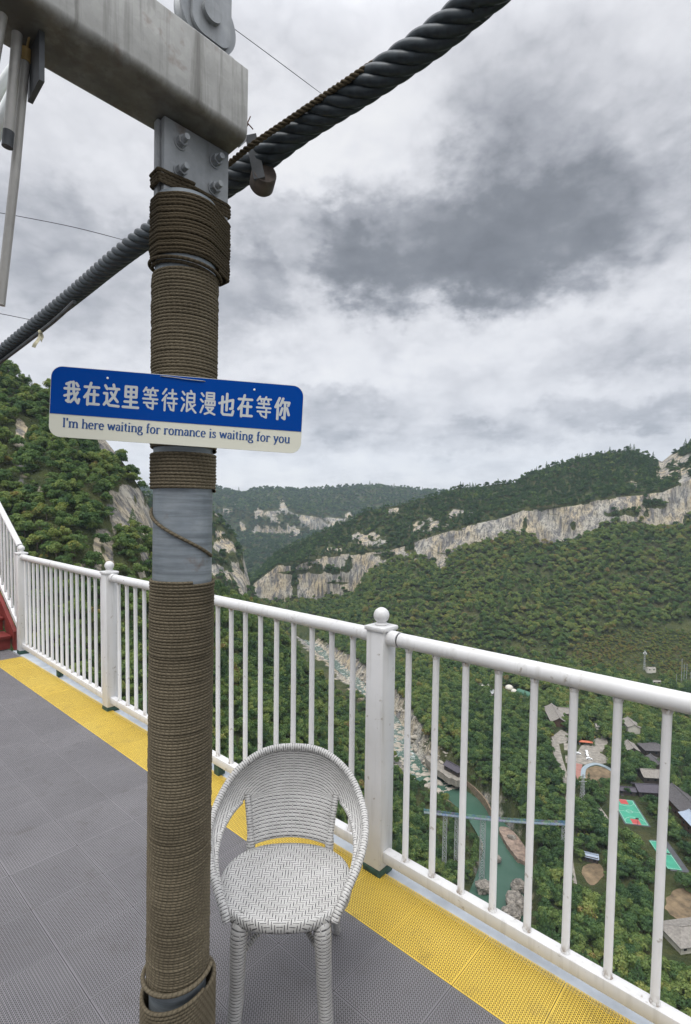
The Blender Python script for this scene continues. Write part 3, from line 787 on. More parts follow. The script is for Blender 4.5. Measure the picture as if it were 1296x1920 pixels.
# local x right, z up, faces -y
def rrect(w_, h_, r, x0_=0, z0_=0, corners=(1, 1, 1, 1)):
    out = []
    for (sx, sz, a0, on) in ((1, 1, 0, corners[0]), (-1, 1, 90, corners[1]), (-1, -1, 180, corners[2]), (1, -1, 270, corners[3])):
        if on:
            for k in range(9): a = rad(a0 + 90 * k / 8); out.append((x0_ + sx * (w_ / 2 - r) + r * math.cos(a), z0_ + sz * (h_ / 2 - r) + r * math.sin(a)))
        else: out.append((x0_ + sx * w_ / 2, z0_ + sz * h_ / 2))
    return out
FX = Matrix.Rotation(rad(90), 4, 'X')      # xy polygon -> xz plane, +z(prism) -> -y
zc = SH / 2 - SH * .675                    # colour boundary
q = MB(); q.prism(rrect(SW, SH, .027), -.004, 0, FX); q.build('board', M['cream'], sign, sharp=30)
q = MB(); hb = SH / 2 - zc
q.prism(rrect(SW - .0024, hb - .0012, .026, 0, zc + (hb - .0012) / 2, (1, 1, 0, 0)), .0002, .0008, FX); q.build('blue_panel', M['blue'], sign, sharp=30)
for px_, pz in ((-SW / 2 + .2165 * SW, SH / 2 - .02), (-SW / 2 + .797 * SW, SH / 2 - .019)):
    q = MB(); q.lathe(FX @ Vector((px_, pz, .0008)), [(.0026, 0), (.0026, .0012), (.001, .0018)], 12, FX); q.build('rivet', M['canopy'], sign)
q = MB(); q.tube([(-.045, -.0022, SH / 2 - .0045), (-.01, -.0026, SH / 2 - .006), (.012, -.003, SH / 2 - .0075), (.055, -.0024, SH / 2 - .0085)], .0011, 8)
q.tube([(-.06, .006, SH / 2 - .0045), (-.045, -.0022, SH / 2 - .0045)], .0011, 8); q.tube([(.07, .006, SH / 2 - .0085), (.055, -.0024, SH / 2 - .0085)], .0011, 8)
q.build('tie_wire', M['galv'], sign)
# Chinese line
CH = {
 '我': [[(42, 95), (15, 86)], [(5, 66), (95, 66)], [(30, 88), (30, 8), (18, 13)], [(6, 34), (48, 44)], [(57, 97), (62, 55), (76, 18), (91, 5), (96, 22)], [(86, 52), (62, 22), (44, 8)], [(76, 92), (88, 80)]],
 '在': [[(6, 80), (94, 80)], [(44, 98), (30, 58), (6, 34)], [(26, 52), (26, 2)], [(42, 48), (90, 48)], [(66, 66), (66, 6)], [(36, 6), (96, 6)]],
 '这': [[(62, 98), (66, 87)], [(36, 80), (96, 80)], [(84, 80), (70, 50), (40, 24)], [(48, 62), (66, 44), (90, 24)], [(10, 92), (22, 78)], [(4, 58), (22, 58), (22, 24), (6, 8)], [(22, 20), (40, 6), (98, 4)]],
 '里': [[(16, 95), (84, 95), (84, 50), (16, 50), (16, 95)], [(16, 72), (84, 72)], [(50, 95), (50, 4)], [(12, 28), (88, 28)], [(2, 4), (98, 4)]],
 '等': [[(22, 98), (6, 80)], [(16, 88), (46, 88)], [(30, 86), (34, 76)], [(64, 98), (50, 80)], [(60, 88), (96, 88)], [(76, 86), (80, 76)], [(14, 66), (86, 66)], [(50, 76), (50, 48)], [(4, 48), (96, 48)], [(10, 30), (94, 30)], [(68, 46), (68, 4), (52, 8)], [(28, 22), (40, 10)]],
 '待': [[(26, 98), (6, 76)], [(30, 72), (4, 46)], [(20, 56), (20, 2)], [(44, 80), (90, 80)], [(67, 97), (67, 58)], [(36, 58), (98, 58)], [(38, 36), (96, 36)], [(78, 56), (78, 4), (60, 8)], [(48, 26), (58, 14)]],
 '浪': [[(8, 92), (22, 80)], [(4, 64), (18, 54)], [(6, 6), (22, 36)], [(62, 99), (66, 90)], [(40, 86), (86, 86), (86, 48), (40, 48)], [(40, 67), (86, 67)], [(40, 86), (40, 6), (62, 18)], [(92, 38), (70, 26)], [(56, 46), (72, 22), (98, 2)]],
 '漫': [[(8, 92), (22, 80)], [(4, 64), (18, 54)], [(6, 6), (22, 36)], [(42, 96), (90, 96), (90, 70), (42, 70), (42, 96)], [(42, 83), (90, 83)], [(36, 60), (96, 60), (96, 42), (36, 42), (36, 60)], [(56, 60), (56, 42)], [(76, 60), (76, 42)], [(40, 30), (88, 30), (66, 10), (34, 0)], [(50, 24), (70, 8), (98, 0)]],
 '也': [[(4, 54), (92, 72), (90, 34), (76, 32)], [(52, 98), (52, 24)], [(22, 84), (22, 12), (32, 4), (90, 4), (96, 22)]],
 '你': [[(30, 98), (4, 56)], [(20, 70), (20, 2)], [(54, 97), (36, 64)], [(46, 80), (96, 80), (90, 66)], [(68, 78), (68, 4), (54, 10)], [(50, 52), (38, 22)], [(82, 54), (96, 24)]]}
q = MB()
x0t, x1t = -SW / 2 + .052 * SW, -SW / 2 + .960 * SW; cw = (x1t - x0t) / 12
zt0, zt1 = SH / 2 - .52 * SH, SH / 2 - .20 * SH
lay = 0
for i, ch_ in enumerate('我在这里等待浪漫也在等你'):
    th_ = (zt1 - zt0) * (.115 if len(CH[ch_]) < 8 else .088); ww = cw * .80
    for stx in CH[ch_]:
        for (ax, ay), (bx, by) in zip(stx[:-1], stx[1:]):
            ax, bx = (x0t + cw * i + ww * t_ / 100 for t_ in (ax, bx)); ay, by = (zt0 + (zt1 - zt0) * t_ / 100 for t_ in (ay, by))
            a_ = math.atan2(by - ay, bx - ax); lay += 1; yy = .0009 + .00004 * (lay % 9)
            poly = [(bx + th_ / 2 * math.cos(a_ + t_), by + th_ / 2 * math.sin(a_ + t_)) for t_ in np.linspace(-math.pi / 2, math.pi / 2, 8)] + [(ax + th_ / 2 * math.cos(a_ + t_), ay + th_ / 2 * math.sin(a_ + t_)) for t_ in np.linspace(math.pi / 2, 1.5 * math.pi, 8)]
            q.prism(poly, .0007, yy, FX)
q.build('chinese_lettering', M['letter'], sign, smooth=False)
# serif line drawn with a broad nib; glyphs in em units: x-height .45, cap .66
def arc(cx, cy, rx, ry, a0, a1, n_=12): return [(cx + rx * math.cos(rad(a)), cy + ry * math.sin(rad(a))) for a in np.linspace(a0, a1, n_)]
XH, CP = .45, .68
def stem(x, y0_, y1_, top='l', bot='b'):
    o_ = [[(x, y0_), (x, y1_)]]
    if 'b' in bot: o_.append([(x - .10, y0_ + .012), (x + .10, y0_ + .012)])
    if 'l' in top: o_.append([(x - .09, y1_ - .035), (x, y1_ - .012)])
    if 'b' in top: o_.append([(x - .10, y1_ - .012), (x + .10, y1_ - .012)])
    return o_
GL = {
 'I': (.34, stem(.17, 0, CP, 'b')), "'": (.2, [[(.1, .5), (.1, .70)]]),
 'm': (.86, stem(.13, 0, XH) + [arc(.285, .27, .155, .165, 180, 0), arc(.595, .27, .155, .165, 180, 0)] + stem(.44, 0, .29, '') + stem(.75, 0, .29, '')),
 'n': (.58, stem(.13, 0, XH) + [arc(.295, .27, .165, .165, 180, 0)] + stem(.46, 0, .29, '')),
 'h': (.58, stem(.13, 0, .70) + [arc(.295, .27, .165, .165, 180, 0)] + stem(.46, 0, .29, '')),
 'r': (.43, stem(.13, 0, XH) + [arc(.29, .27, .16, .165, 180, 50)] + [[(.37, .36), (.40, .39)]]),
 'e': (.48, [arc(.24, .22, .17, .225, 0, 320, 20), [(.07, .235), (.41, .235)]]),
 'o': (.52, [arc(.26, .22, .185, .225, 0, 360, 24)]),
 'c': (.46, [arc(.25, .22, .18, .225, 45, 318, 20)]),
 'a': (.47, [arc(.24, .30, .13, .145, 160, 0, 10), [(.37, .30), (.37, .07), (.41, .02), (.45, .03)], arc(.22, .13, .13, .125, 80, 380, 16)]),
 'i': (.28, stem(.14, 0, XH) + [[(.14, .585), (.14, .665)]]),
 't': (.33, [[(.15, .58), (.15, .08), (.20, .015), (.29, .04)], [(.03, XH - .015), (.28, XH - .015)]]),
 'g': (.50, [arc(.22, .29, .13, .155, 0, 360, 18), [(.30, .41), (.45, .43)], [(.13, .17), (.10, .09), (.16, .045), (.36, .03)], arc(.25, -.08, .19, .11, 60, -230, 18)]),
 'f': (.33, stem(.14, 0, .55, '') + [arc(.25, .55, .11, .145, 180, 60, 8), [(.03, XH - .015), (.29, XH - .015)]]),
 's': (.40, [[(.32, .34), (.27, .42), (.19, .435), (.11, .40), (.10, .32), (.16, .26), (.26, .20), (.32, .13), (.29, .03), (.19, 0), (.10, .02), (.07, .11)]]),
 'w': (.70, [[(.06, XH), (.21, .02)], [(.21, .02), (.35, .42)], [(.35, .42), (.50, .02)], [(.50, .02), (.64, XH)], [(.0, XH - .012), (.16, XH - .012)], [(.56, XH - .012), (.70, XH - .012)]]),
 'y': (.50, [[(.08, XH), (.25, .03)], [(.43, XH), (.25, .0), (.17, -.16), (.06, -.17)], [(.01, XH - .012), (.18, XH - .012)], [(.34, XH - .012), (.50, XH - .012)]]),
 'u': (.58, stem(.13, .15, XH, 'l', '') + [arc(.285, .165, .155, .165, 180, 360)] + [[(.44, XH), (.44, .0)], [(.35, XH - .012), (.44, XH - .012)], [(.44, .012), (.53, .012)]]),
 ' ': (.27, [])}
line = "I'm here waiting for romance is waiting for you"
tot = sum(GL[c][0] for c in line); xa, xb = -SW / 2 + .050 * SW, -SW / 2 + .955 * SW
sx = (xb - xa) / tot; sz = .128 * SH / CP; base = -SH / 2 + .145 * SH
q = MB(); px_ = xa; lay = 0
for ch in line:
    wd, strokes = GL[ch]
    for stx in strokes:
        pts = [(px_ + x * sx, base + y * sz) for x, y in stx]
        th_, tn_ = .140 * sx, .060 * sz
        if stx and len(stx) == 2 and abs(stx[0][1] - stx[1][1]) < .03: th_ = .1 * sx
        N_ = len(pts); V = []
        for i in range(N_):
            ax, ay = pts[max(i - 1, 0)]; bx, by = pts[min(i + 1, N_ - 1)]
            dx, dy = bx - ax, by - ay; L_ = math.hypot(dx, dy) or 1; dx /= L_; dy /= L_
            hw = .5 * math.hypot(th_ * dy, tn_ * dx)
            V += [(pts[i][0] - dy * hw, 0, pts[i][1] + dx * hw), (pts[i][0] + dy * hw, 0, pts[i][1] - dx * hw)]
        lay += 1; yy = -.00045 - .00005 * (lay % 7)
        V = [(a, yy, c) for a, b, c in V]; n2_ = len(V)
        V += [(a, -.0001, c) for a, b, c in V]
        Fc = [(2 * i, 2 * i + 2, 2 * i + 3, 2 * i + 1) for i in range(N_ - 1)]
        Fc += [(2 * i, n2_ + 2 * i, n2_ + 2 * i + 2, 2 * i + 2) for i in range(N_ - 1)] + [(2 * i + 1, 2 * i + 3, n2_ + 2 * i + 3, n2_ + 2 * i + 1) for i in range(N_ - 1)]
        q.add(V, Fc)
    px_ += wd * sx
q.build('english_lettering', M['letter_blue'], sign, smooth=False)

# ------------------------------------------------------------------ wicker chair
ch = empty('wicker_chair', (-.189, 1.702, 0), 'grey and white woven wicker armchair standing beside the pole', 'chair')
ch.rotation_euler = (0, 0, rad(1)); ch.scale = (.97, .97, 1)
# seat
nr, na = 14, 72; V = []; UV = []; Fc = []
def outline_seat(a):
    c, s_ = math.cos(a), math.sin(a); e = 2.35
    r = 1 / ((abs(c) / .222) ** e + (abs(s_) / (.196 if s_ < 0 else .190)) ** e) ** (1 / e)
    return r * c, r * s_
prof = [(i / 9.0, .447 - .012 * (1 - (i / 9.0) ** 2)) for i in range(1, 10)] + [(1.03, .441), (1.045, .43), (1.035, .416), (1.0, .408), (.9, .406)]
V.append((0, 0, .435)); UV.append((0, 0))
for (r, z) in prof:
    for j in range(na):
        x, y = outline_seat(2 * math.pi * j / na); V.append((x * r, y * r, z)); UV.append((x * r + (x * (.447 - z) * 3 if r > 1 else 0), y * r + (y * (.447 - z) * 3 if r > 1 else 0)))
Fc = [(0, 1 + j, 1 + (j + 1) % na) for j in range(na)]
for i in range(len(prof) - 1):
    for j in range(na): Fc.append((1 + i * na + j, 1 + (i + 1) * na + j, 1 + (i + 1) * na + (j + 1) % na, 1 + i * na + (j + 1) % na))
Fc.append(tuple(1 + (len(prof) - 1) * na + j for j in range(na))[::-1])
link('seat', mesh_np('seat', V, Fc, M['wk_seat'], UV, True), ch)
# horseshoe band: right half control points (mirrored)
Uc = [(0, .293, .770), (.075, .290, .765), (.140, .272, .749), (.205, .238, .712), (.248, .192, .668), (.275, .125, .620), (.281, .060, .588), (.270, -.005, .557), (.246, -.062, .524), (.214, -.112, .488), (.186, -.150, .452), (.172, -.168, .425)]
Lc = [(0, .270, .615), (.070, .266, .612), (.130, .254, .606), (.178, .228, .598), (.208, .190, .588), (.232, .128, .575), (.243, .062, .558), (.243, .0, .535), (.228, -.06, .508), (.203, -.108, .477), (.180, -.146, .446), (.170, -.166, .420)]
def mirror(c): return [(-x, y, z) for x, y, z in c[:0:-1]] + c
NU = 121
U = spline(mirror(Uc), NU); Lw = spline(mirror(Lc), NU); rows = 12
arcL = np.r_[0, np.cumsum(np.linalg.norm(np.diff((U + Lw) / 2, axis=0), axis=1))]; arcL -= arcL[-1] / 2
V = []; UV = []
for i in range(rows):
    t = i / (rows - 1); bulge = .012 * math.sin(math.pi * t)
    for k in range(NU):
        p = U[k] * (1 - t) + Lw[k] * t; c = np.array([0, .02, p[2]]); d_ = p - c; d_ /= np.linalg.norm(d_)
        p = p + d_ * bulge * min(1, np.linalg.norm(U[k] - Lw[k]) / .12)
        V.append(p); UV.append((arcL[k], .770 - p[2] * 1.0 + 0 * t if abs(k - 60) < 0 else .17 * t * min(1, np.linalg.norm(U[k] - Lw[k]) / .16)))
Fc = [(i * NU + k, i * NU + k + 1, (i + 1) * NU + k + 1, (i + 1) * NU + k) for i in range(rows - 1) for k in range(NU - 1)]
# the splat grows out of the band's lower edge
ks = [k for k in range(NU) if abs(Lw[k][0]) < .174 and Lw[k][1] > .1]; nz = 13; nk = len(ks); b0_ = (rows - 1) * NU + ks[0]
prev = [(rows - 1) * NU + k for k in ks]
for i in range(1, nz):
    t = i / (nz - 1); cur = []
    for k in ks:
        x0_, y0_, z0_ = Lw[k]; s_ = x0_ / .174; zb_ = .452 + .020 * (1 - s_ * s_)
        cur.append(len(V)); V.append((x0_ * (1 - t * .14), y0_ * (1 - t) + (.186 - .022 * s_ * s_) * t, z0_ * (1 - t) + zb_ * t)); UV.append((arcL[k], .17 + (z0_ - zb_) * t))
    Fc += [(prev[j], prev[j + 1], cur[j + 1], cur[j]) for j in range(nk - 1)]; prev = cur
bk = link('backrest', mesh_np('backrest', V, Fc, M['wk_back'], UV, True), ch)
so_ = bk.modifiers.new('thickness', 'SOLIDIFY'); so_.thickness = .012; so_.offset = 0
q = MB(); q.tube([tuple(p) for p in U], .0135, 12); q.build('rim', M['wk_wrap'], ch, uv=True)
for s0_ in (1, -1):
    q = MB(); q.tube([tuple(p) for p in (Lw[79:] if s0_ > 0 else Lw[:42])], .009, 10); q.build('arm_edge', M['wk_wrap'], ch, uv=True)
for s_ in (1, -1):
    q = MB(); q.tube([tuple(p) for p in spline([(s_ * .176, .232, .615), (s_ * .160, .195, .53), (s_ * .150, .165, .445), (s_ * .155, .180, .35), (s_ * .168, .235, .18), (s_ * .184, .312, .0)], 24)], [.012] * 8 + [.0165] * 16, 14)
    q.build('leg', M['wk_wrap'], ch, uv=True)
    q = MB(); q.tube([tuple(p) for p in spline([(s_ * .118, -.135, .425), (s_ * .132, -.158, .395), (s_ * .137, -.163, .31), (s_ * .142, -.160, .18), (s_ * .155, -.168, 0)], 26)], list(np.linspace(.0315, .0215, 26)), 18); q.UV = [(b_, a_) for a_, b_ in q.UV]
    q.build('leg', M['wk_back'], ch, uv=True)
    q = MB(); q.tube([(s_ * .137, -.155, .30), (0 + s_ * .01, .02, .345), (-s_ * .155, .19, .30)], .0095, 10); q.build('brace', M['wk_wrap'], ch, uv=True)

# ------------------------------------------------------------------ terrain
def mkline(pts, us, dz=0, dY=0):
    p = np.array(sorted(pts), float)
    v = np.interp(us, p[:, 0], p[:, 1]); Y = np.exp(np.interp(us, p[:, 0], np.log(p[:, 2])))
    out = np.array([tuple(P(u, vv, yy)) for u, vv, yy in zip(us, v, Y)])
    d = out.copy(); d[:, 2] = 0; d /= np.linalg.norm(d, axis=1)[:, None]
    out += d * dY; out[:, 2] += dz
    return out


def loft(lines, rows):
    R_ = []; par = []
    for i in range(len(lines) - 1):
        n_ = rows[i]
        for k in range(n_ + (1 if i == len(lines) - 2 else 0)):
            t = k / n_; R_.append(lines[i] * (1 - t) + lines[i + 1] * t); par.append(i + t)
    return np.array(R_), np.array(par)


def uvpix(p):
    """photo coordinates of world points (only used to hang rock outcrops on the slopes)"""
    X, Y, Z = p[..., 0], p[..., 1], p[..., 2] - H
    c, s = math.cos(PIT), math.sin(PIT); d = c * Y - s * Z; up = s * Y + c * Z
    x = F * X / d; y = -F * up / d
    return 648 + x * math.cos(ROL) - y * math.sin(ROL), CY + x * math.sin(ROL) + y * math.cos(ROL)


def blobs(p, lst):
    u, v = uvpix(p); n_ = fbm(p / 22.0, 4); n2 = fbm(p * np.array([1 / 9., 1 / 9., 1 / 30.]), 3); r_ = np.zeros(u.shape)
    for (a, b, ru, rv) in lst:
        q = np.sqrt(((u - a) / ru) ** 2 + ((v - b) / rv) ** 2)
        r_ = np.maximum(r_, np.clip(1.6 - q * 1.15 + n_ * 1.3 + n2 * 1.5, 0, 1) * (q < 1.7))
    return r_


def terrain(name, pos, rock, m):
    R_, C_ = pos.shape[:2]
    i = np.arange(R_ - 1)[:, None] * C_; j = np.arange(C_ - 1)[None]
    Fc = np.stack([i + j, i + C_ + j, i + C_ + j + 1, i + j + 1], -1).reshape(-1, 4)
    me = mesh_np(name, pos.reshape(-1, 3), Fc, m, None, True, {'rock': ('POINT', rock.ravel())})
    return tag(link(name, me), kind='structure')


m, n = mat('hillside', .95, .1)
t = n.node('ShaderNodeTexCoord').outputs['Object']
at = n.node('ShaderNodeAttribute', attribute_name='rock').outputs['Fac']
v1 = n.noise(n.mapv(t, (.11, .11, .012)), 1.0, 6, .62, .35); v2 = n.noise(n.mapv(t, (.34, .34, .03)), 1.0, 5, .65, .25)
b1 = n.noise(t, .018, 5, .6); b2 = n.noise(t, .35, 5, .65)
rk = n.mix(n.mr(b1, .40, .60), (.45, .425, .365), (.51, .425, .285))
rk = n.mix(n.mr(v1, .45, .60, 0, .88), rk, (.15, .152, .16))
rk = n.mix(n.mr(v2, .48, .64, 0, .8), rk, (.075, .076, .08))
rk = n.mix(n.mr(b2, .56, .72, 0, .6), rk, (.07, .072, .055))
sv = n.mix(n.mr(n.noise(t, .06, 6, .65), .35, .68), (.034, .050, .021), (.090, .098, .038))
sv = n.mix(n.mr(n.noise(t, .021, 4, .6), .55, .72, 0, .6), sv, (.13, .105, .055))
fm = n.mr(n.m('ADD', at, n.m('MULTIPLY', n.m('SUBTRACT', n.noise(t, .12, 5, .65), .5), .9)), .40, .62)
n.set(n.b.inputs['Base Color'], n.mix(fm, sv, rk))
bump(n, n.m('ADD', n.m('MULTIPLY', v2, 2), b2), .9, 2.5)
M['hill'] = m

# -- right-hand mountain: ridge, cliff band, wooded slope, valley toe
ridge = [(380, 1140, 1290), (440, 1110, 1270), (471, 1090, 1260), (496, 1060, 1255), (517, 1036, 1251), (570, 1008, 1240), (613, 990, 1234), (663, 969, 1228), (684, 955, 1225), (748, 944, 1216), (790, 932, 1210), (826, 923, 1205), (860, 911, 1199), (893, 910, 1193), (930, 905, 1187), (967, 901, 1180), (985, 888, 1177), (1014, 877, 1172), (1050, 866, 1166), (1084, 855, 1160), (1130, 847, 1142), (1187, 839, 1120), (1224, 855, 1106), (1242, 862, 1100), (1262, 846, 1092), (1296, 824, 1080), (1400, 770, 1065), (1900, 640, 990)]
ctop = [(380, 1145, 1120), (440, 1119, 1112), (470, 1102, 1109), (498, 1080, 1105), (521, 1062, 1104), (556, 1058, 1102), (585, 1048, 1101), (631, 1041, 1096), (684, 1037, 1084), (730, 1034, 1065), (773, 1020, 1044), (826, 1002, 1017), (886, 985, 993), (948, 971, 969), (981, 958, 957), (1077, 949, 931), (1150, 932, 912), (1242, 923, 892), (1296, 900, 880), (1450, 860, 855), (1900, 800, 780)]
cbase = [(380, 1150, 1110), (440, 1131, 1102), (470, 1124, 1098), (496, 1122, 1095), (521, 1126, 1094), (570, 1122, 1092), (613, 1121, 1090), (663, 1108, 1079), (695, 1070, 1071), (727, 1052, 1056), (755, 1040, 1041), (785, 1036, 1025), (822, 1052, 1005), (860, 1026, 991), (908, 1012, 973), (950, 1000, 958), (985, 995, 945), (1011, 1019, 938), (1058, 1012, 925), (1110, 992, 911), (1150, 978, 900), (1202, 978, 890), (1235, 992, 884), (1296, 975, 872), (1450, 930, 847), (1900, 880, 772)]
toe = [(380, 1172, 960), (500, 1180, 900), (600, 1190, 840), (750, 1217, 740), (900, 1242, 680), (1000, 1252, 650), (1100, 1262, 632), (1200, 1278, 600), (1296, 1296, 575), (1500, 1340, 500), (1900, 1420, 440)]
us = np.r_[np.arange(380, 1330, 2.4), np.arange(1330, 1900, 8.0)]
L = [mkline(ridge, us, -120, 420), mkline(ridge, us, -4), mkline(ctop, us, 2, 14), mkline(cbase, us, -6), mkline(toe, us), mkline(toe, us, -30, -60)]
pos, par = loft(L, [6, 30, 24, 52, 4])
pp = par[:, None] + 0 * us[None]
band = np.clip(1 - np.abs(pp - 2.5) * 2 + 1e-9, 0, 1); cl_m = ((pp > 2.0) & (pp < 3.02)).astype(float)
dirs = pos.copy(); dirs[..., 2] = 0; dirs /= np.linalg.norm(dirs, axis=-1)[..., None]
big = fbm(pos / 120.0, 5); fine = fbm(pos * np.array([1 / 24., 1 / 24., 1 / 70.]), 5)
slope = np.where((pp > 3) & (pp < 4), np.sin(np.clip(pp - 3, 0, 1) * math.pi), 0) + np.where((pp > 1) & (pp < 2), np.sin(np.clip(pp - 1, 0, 1) * math.pi), 0)
pos[..., 2] += slope * (big * 16 + fine * 3)
pos -= dirs * (cl_m * (fine * 13 + big * 10) * np.sin(np.clip(pp - 2, 0, 1) * math.pi) ** .5)[..., None]
nr = fbm(pos / 30.0, 4)
fA = pp - 2.0; nA = fbm(pos * np.array([1 / 40., 1 / 40., 1 / 15.]) + 2, 4); nB = fbm(pos * np.array([1 / 30., 1 / 30., 1 / 30.]) + 8, 4); nL = fbm(pos * np.array([1 / 110., 1 / 110., 1 / 9.]) + 5, 4)
rockA = np.clip(cl_m * (1.12 + nr * .5 - np.clip(nL - .12, 0, 1) * 2.6) - (fA < .04 + .16 * nA) * .9 - (fA > .98 - .36 * np.abs(nB)) * .9, 0, 1)
rockA = np.maximum(rockA, blobs(pos, [(1275, 862, 38, 14), (1245, 885, 14, 9), (862, 962, 16, 8), (812, 984, 26, 9), (785, 992, 16, 8), (684, 1012, 26, 13), (700, 1005, 14, 8), (738, 958, 12, 6), (1190, 908, 12, 5), (1010, 931, 6, 4), (965, 928, 5, 3), (625, 1030, 14, 4), (1285, 905, 14, 22), (828, 1058, 8, 14), (785, 1052, 6, 5)]))
rockA = np.clip(rockA - np.where(cl_m > 0, np.clip(blobs(pos, [(618, 1068, 36, 6), (552, 1085, 5, 34), (1170, 962, 32, 7), (1225, 945, 20, 7), (770, 1030, 8, 8), (720, 1045, 7, 5), (984, 985, 4, 16), (1075, 985, 5, 10), (650, 1060, 10, 12)]), 0, 1), 0), 0, 1)
terrain('mountain', pos, rockA, M['hill']); PA, rA, ppA = pos, rockA, pp

# -- near left mountain and the wooded spur that runs down to the river
crest = [(-700, 380, 420), (-250, 470, 340), (-60, 610, 322), (0, 665, 312), (60, 712, 310), (100, 722, 310), (150, 765, 310), (200, 812, 308), (230, 850, 306), (262, 898, 300), (280, 935, 300), (300, 1000, 304), (330, 1060, 322), (400, 1096, 360), (471, 1122, 415), (506, 1160, 440), (560, 1222, 462), (620, 1282, 470), (690, 1360, 440), (735, 1438, 405), (790, 1518, 356), (830, 1580, 318), (850, 1660, 278), (858, 1740, 252), (850, 1830, 228)]
foot = [(-700, 1500, 130), (-250, 1500, 120), (100, 1560, 116), (300, 1640, 122), (500, 1720, 146), (600, 1760, 160), (690, 1790, 186), (735, 1800, 196), (790, 1850, 200), (850, 1930, 206)]
us = np.r_[np.arange(-700, -60, 10.0), np.arange(-60, 851, 2.6)]
L = [mkline(crest, us, -150, 150), mkline(crest, us, -40, 24), mkline(crest, us, -5), mkline(foot, us), mkline(foot, us, -60, -90)]
pos, par = loft(L, [4, 4, 96, 6]); pp = par[:, None] + 0 * us[None]
dirs = pos.copy(); dirs[..., 2] = 0; dirs /= np.linalg.norm(dirs, axis=-1)[..., None]
mid = np.where((pp > 2) & (pp < 3), np.sin(np.clip(pp - 2, 0, 1) * math.pi) ** .6, 0)
lf = np.clip((420 - us) / 200, .25, 1)[None]
pos -= dirs * (mid * lf * (fbm(pos / 60.0, 5) * 22 + fbm(pos * np.array([1 / 18., 1 / 18., 1 / 30.]), 4) * 7))[..., None]
pos[..., 2] += mid * fbm(pos / 45.0 + 9, 4) * 6
rockC = blobs(pos, [(207, 1035, 17, 48), (184, 1050, 9, 40), (162, 1062, 8, 28), (38, 815, 11, 26), (40, 900, 17, 28), (203, 850, 16, 28), (238, 955, 13, 50), (216, 985, 11, 46), (270, 985, 14, 30), (272, 1050, 12, 40), (262, 930, 7, 22), (118, 835, 4, 14), (235, 852, 8, 9), (285, 1010, 8, 50), (150, 1075, 14, 18), (75, 920, 7, 8), (14, 905, 8, 10)])
terrain('mountain', pos, rockC, M['hill']); PC, rC, ppC = pos, rockC, pp

# -- second mountain behind the pole
cr2 = [(150, 900, 1000), (300, 935, 960), (385, 944, 950), (400, 957, 945), (420, 980, 940), (440, 1004, 930), (455, 1036, 920), (465, 1076, 910), (478, 1118, 900), (490, 1146, 890), (520, 1190, 880)]
us = np.arange(150, 521, 2.4)
L = [mkline(cr2, us, -160, 150), mkline(cr2, us), mkline([(150, 1150, 800), (400, 1160, 780), (520, 1205, 790)], us), mkline([(150, 1250, 700), (520, 1260, 700)], us, -40)]
pos, par = loft(L, [5, 40, 8]); pp = par[:, None] + 0 * us[None]
dirs = pos.copy(); dirs[..., 2] = 0; dirs /= np.linalg.norm(dirs, axis=-1)[..., None]
mid = np.where((pp > 1) & (pp < 2), np.sin(np.clip(pp - 1, 0, 1) * math.pi) ** .6, 0)
pos -= dirs * (mid * (fbm(pos / 70.0 + 3, 5) * 26 + fbm(pos * np.array([1 / 22., 1 / 22., 1 / 60.]), 4) * 10))[..., None]
rockD = blobs(pos, [(424, 1026, 16, 11), (448, 1078, 14, 28), (458, 1092, 9, 22), (408, 962, 8, 5), (412, 1000, 8, 5), (428, 1085, 7, 12), (405, 1070, 10, 14)])
terrain('mountain', pos, rockD, M['hill']); PD, rD = pos, rockD

# -- far plateau with broken cliffs
fr = [(-400, 880, 3400), (200, 914, 3300), (380, 914, 3300), (405, 913, 3300), (430, 920, 3300), (460, 926, 3300), (472, 920, 3300), (482, 917, 3300), (520, 916, 3300), (560, 919, 3300), (600, 916, 3300), (640, 913, 3300), (700, 911, 3300), (760, 915, 3300), (790, 919, 3300), (826, 922, 3300), (950, 925, 3300), (1400, 930, 3300)]
ft = [(-400, 940, 2800), (300, 950, 2750), (400, 948, 2700), (440, 955, 2650), (470, 964, 2620), (500, 957, 2600), (540, 956, 2600), (560, 964, 2600), (600, 968, 2620), (640, 972, 2680), (700, 966, 2750), (826, 962, 2800), (1400, 960, 2800)]
fb = [(-400, 980, 2760), (300, 990, 2700), (400, 988, 2660), (440, 1000, 2610), (470, 1003, 2590), (510, 1003, 2565), (555, 1009, 2560), (600, 998, 2580), (640, 990, 2640), (700, 982, 2700), (826, 975, 2760), (1400, 975, 2760)]
fd = [(-400, 1066, 1900), (300, 1066, 1900), (500, 1062, 1950), (600, 1050, 2050), (826, 1030, 2200), (1400, 1030, 2200)]
us = np.arange(-400, 1400, 4.0)
L = [mkline(fr, us, -150, 900), mkline(fr, us), mkline(ft, us, 0, 20), mkline(fb, us), mkline(fd, us), mkline(fd, us, -60, -300)]
pos, par = loft(L, [4, 24, 16, 26, 4]); pp = par[:, None] + 0 * us[None]
dirs = pos.copy(); dirs[..., 2] = 0; dirs /= np.linalg.norm(dirs, axis=-1)[..., None]
sl = np.where((pp > 1) & (pp < 2), np.sin(np.clip(pp - 1, 0, 1) * math.pi), 0) + np.where((pp > 3) & (pp < 4), np.sin(np.clip(pp - 3, 0, 1) * math.pi), 0)
pos[..., 2] += sl * fbm(pos / 260.0, 5) * 60
pos -= dirs * (np.where((pp > 1.9) & (pp < 3.1), fbm(pos * np.array([1 / 90., 1 / 90., 1 / 160.]), 5), 0) * 70)[..., None]
nb = fbm(pos * np.array([1 / 100., 1 / 100., 1 / 60.]) + 5, 4)
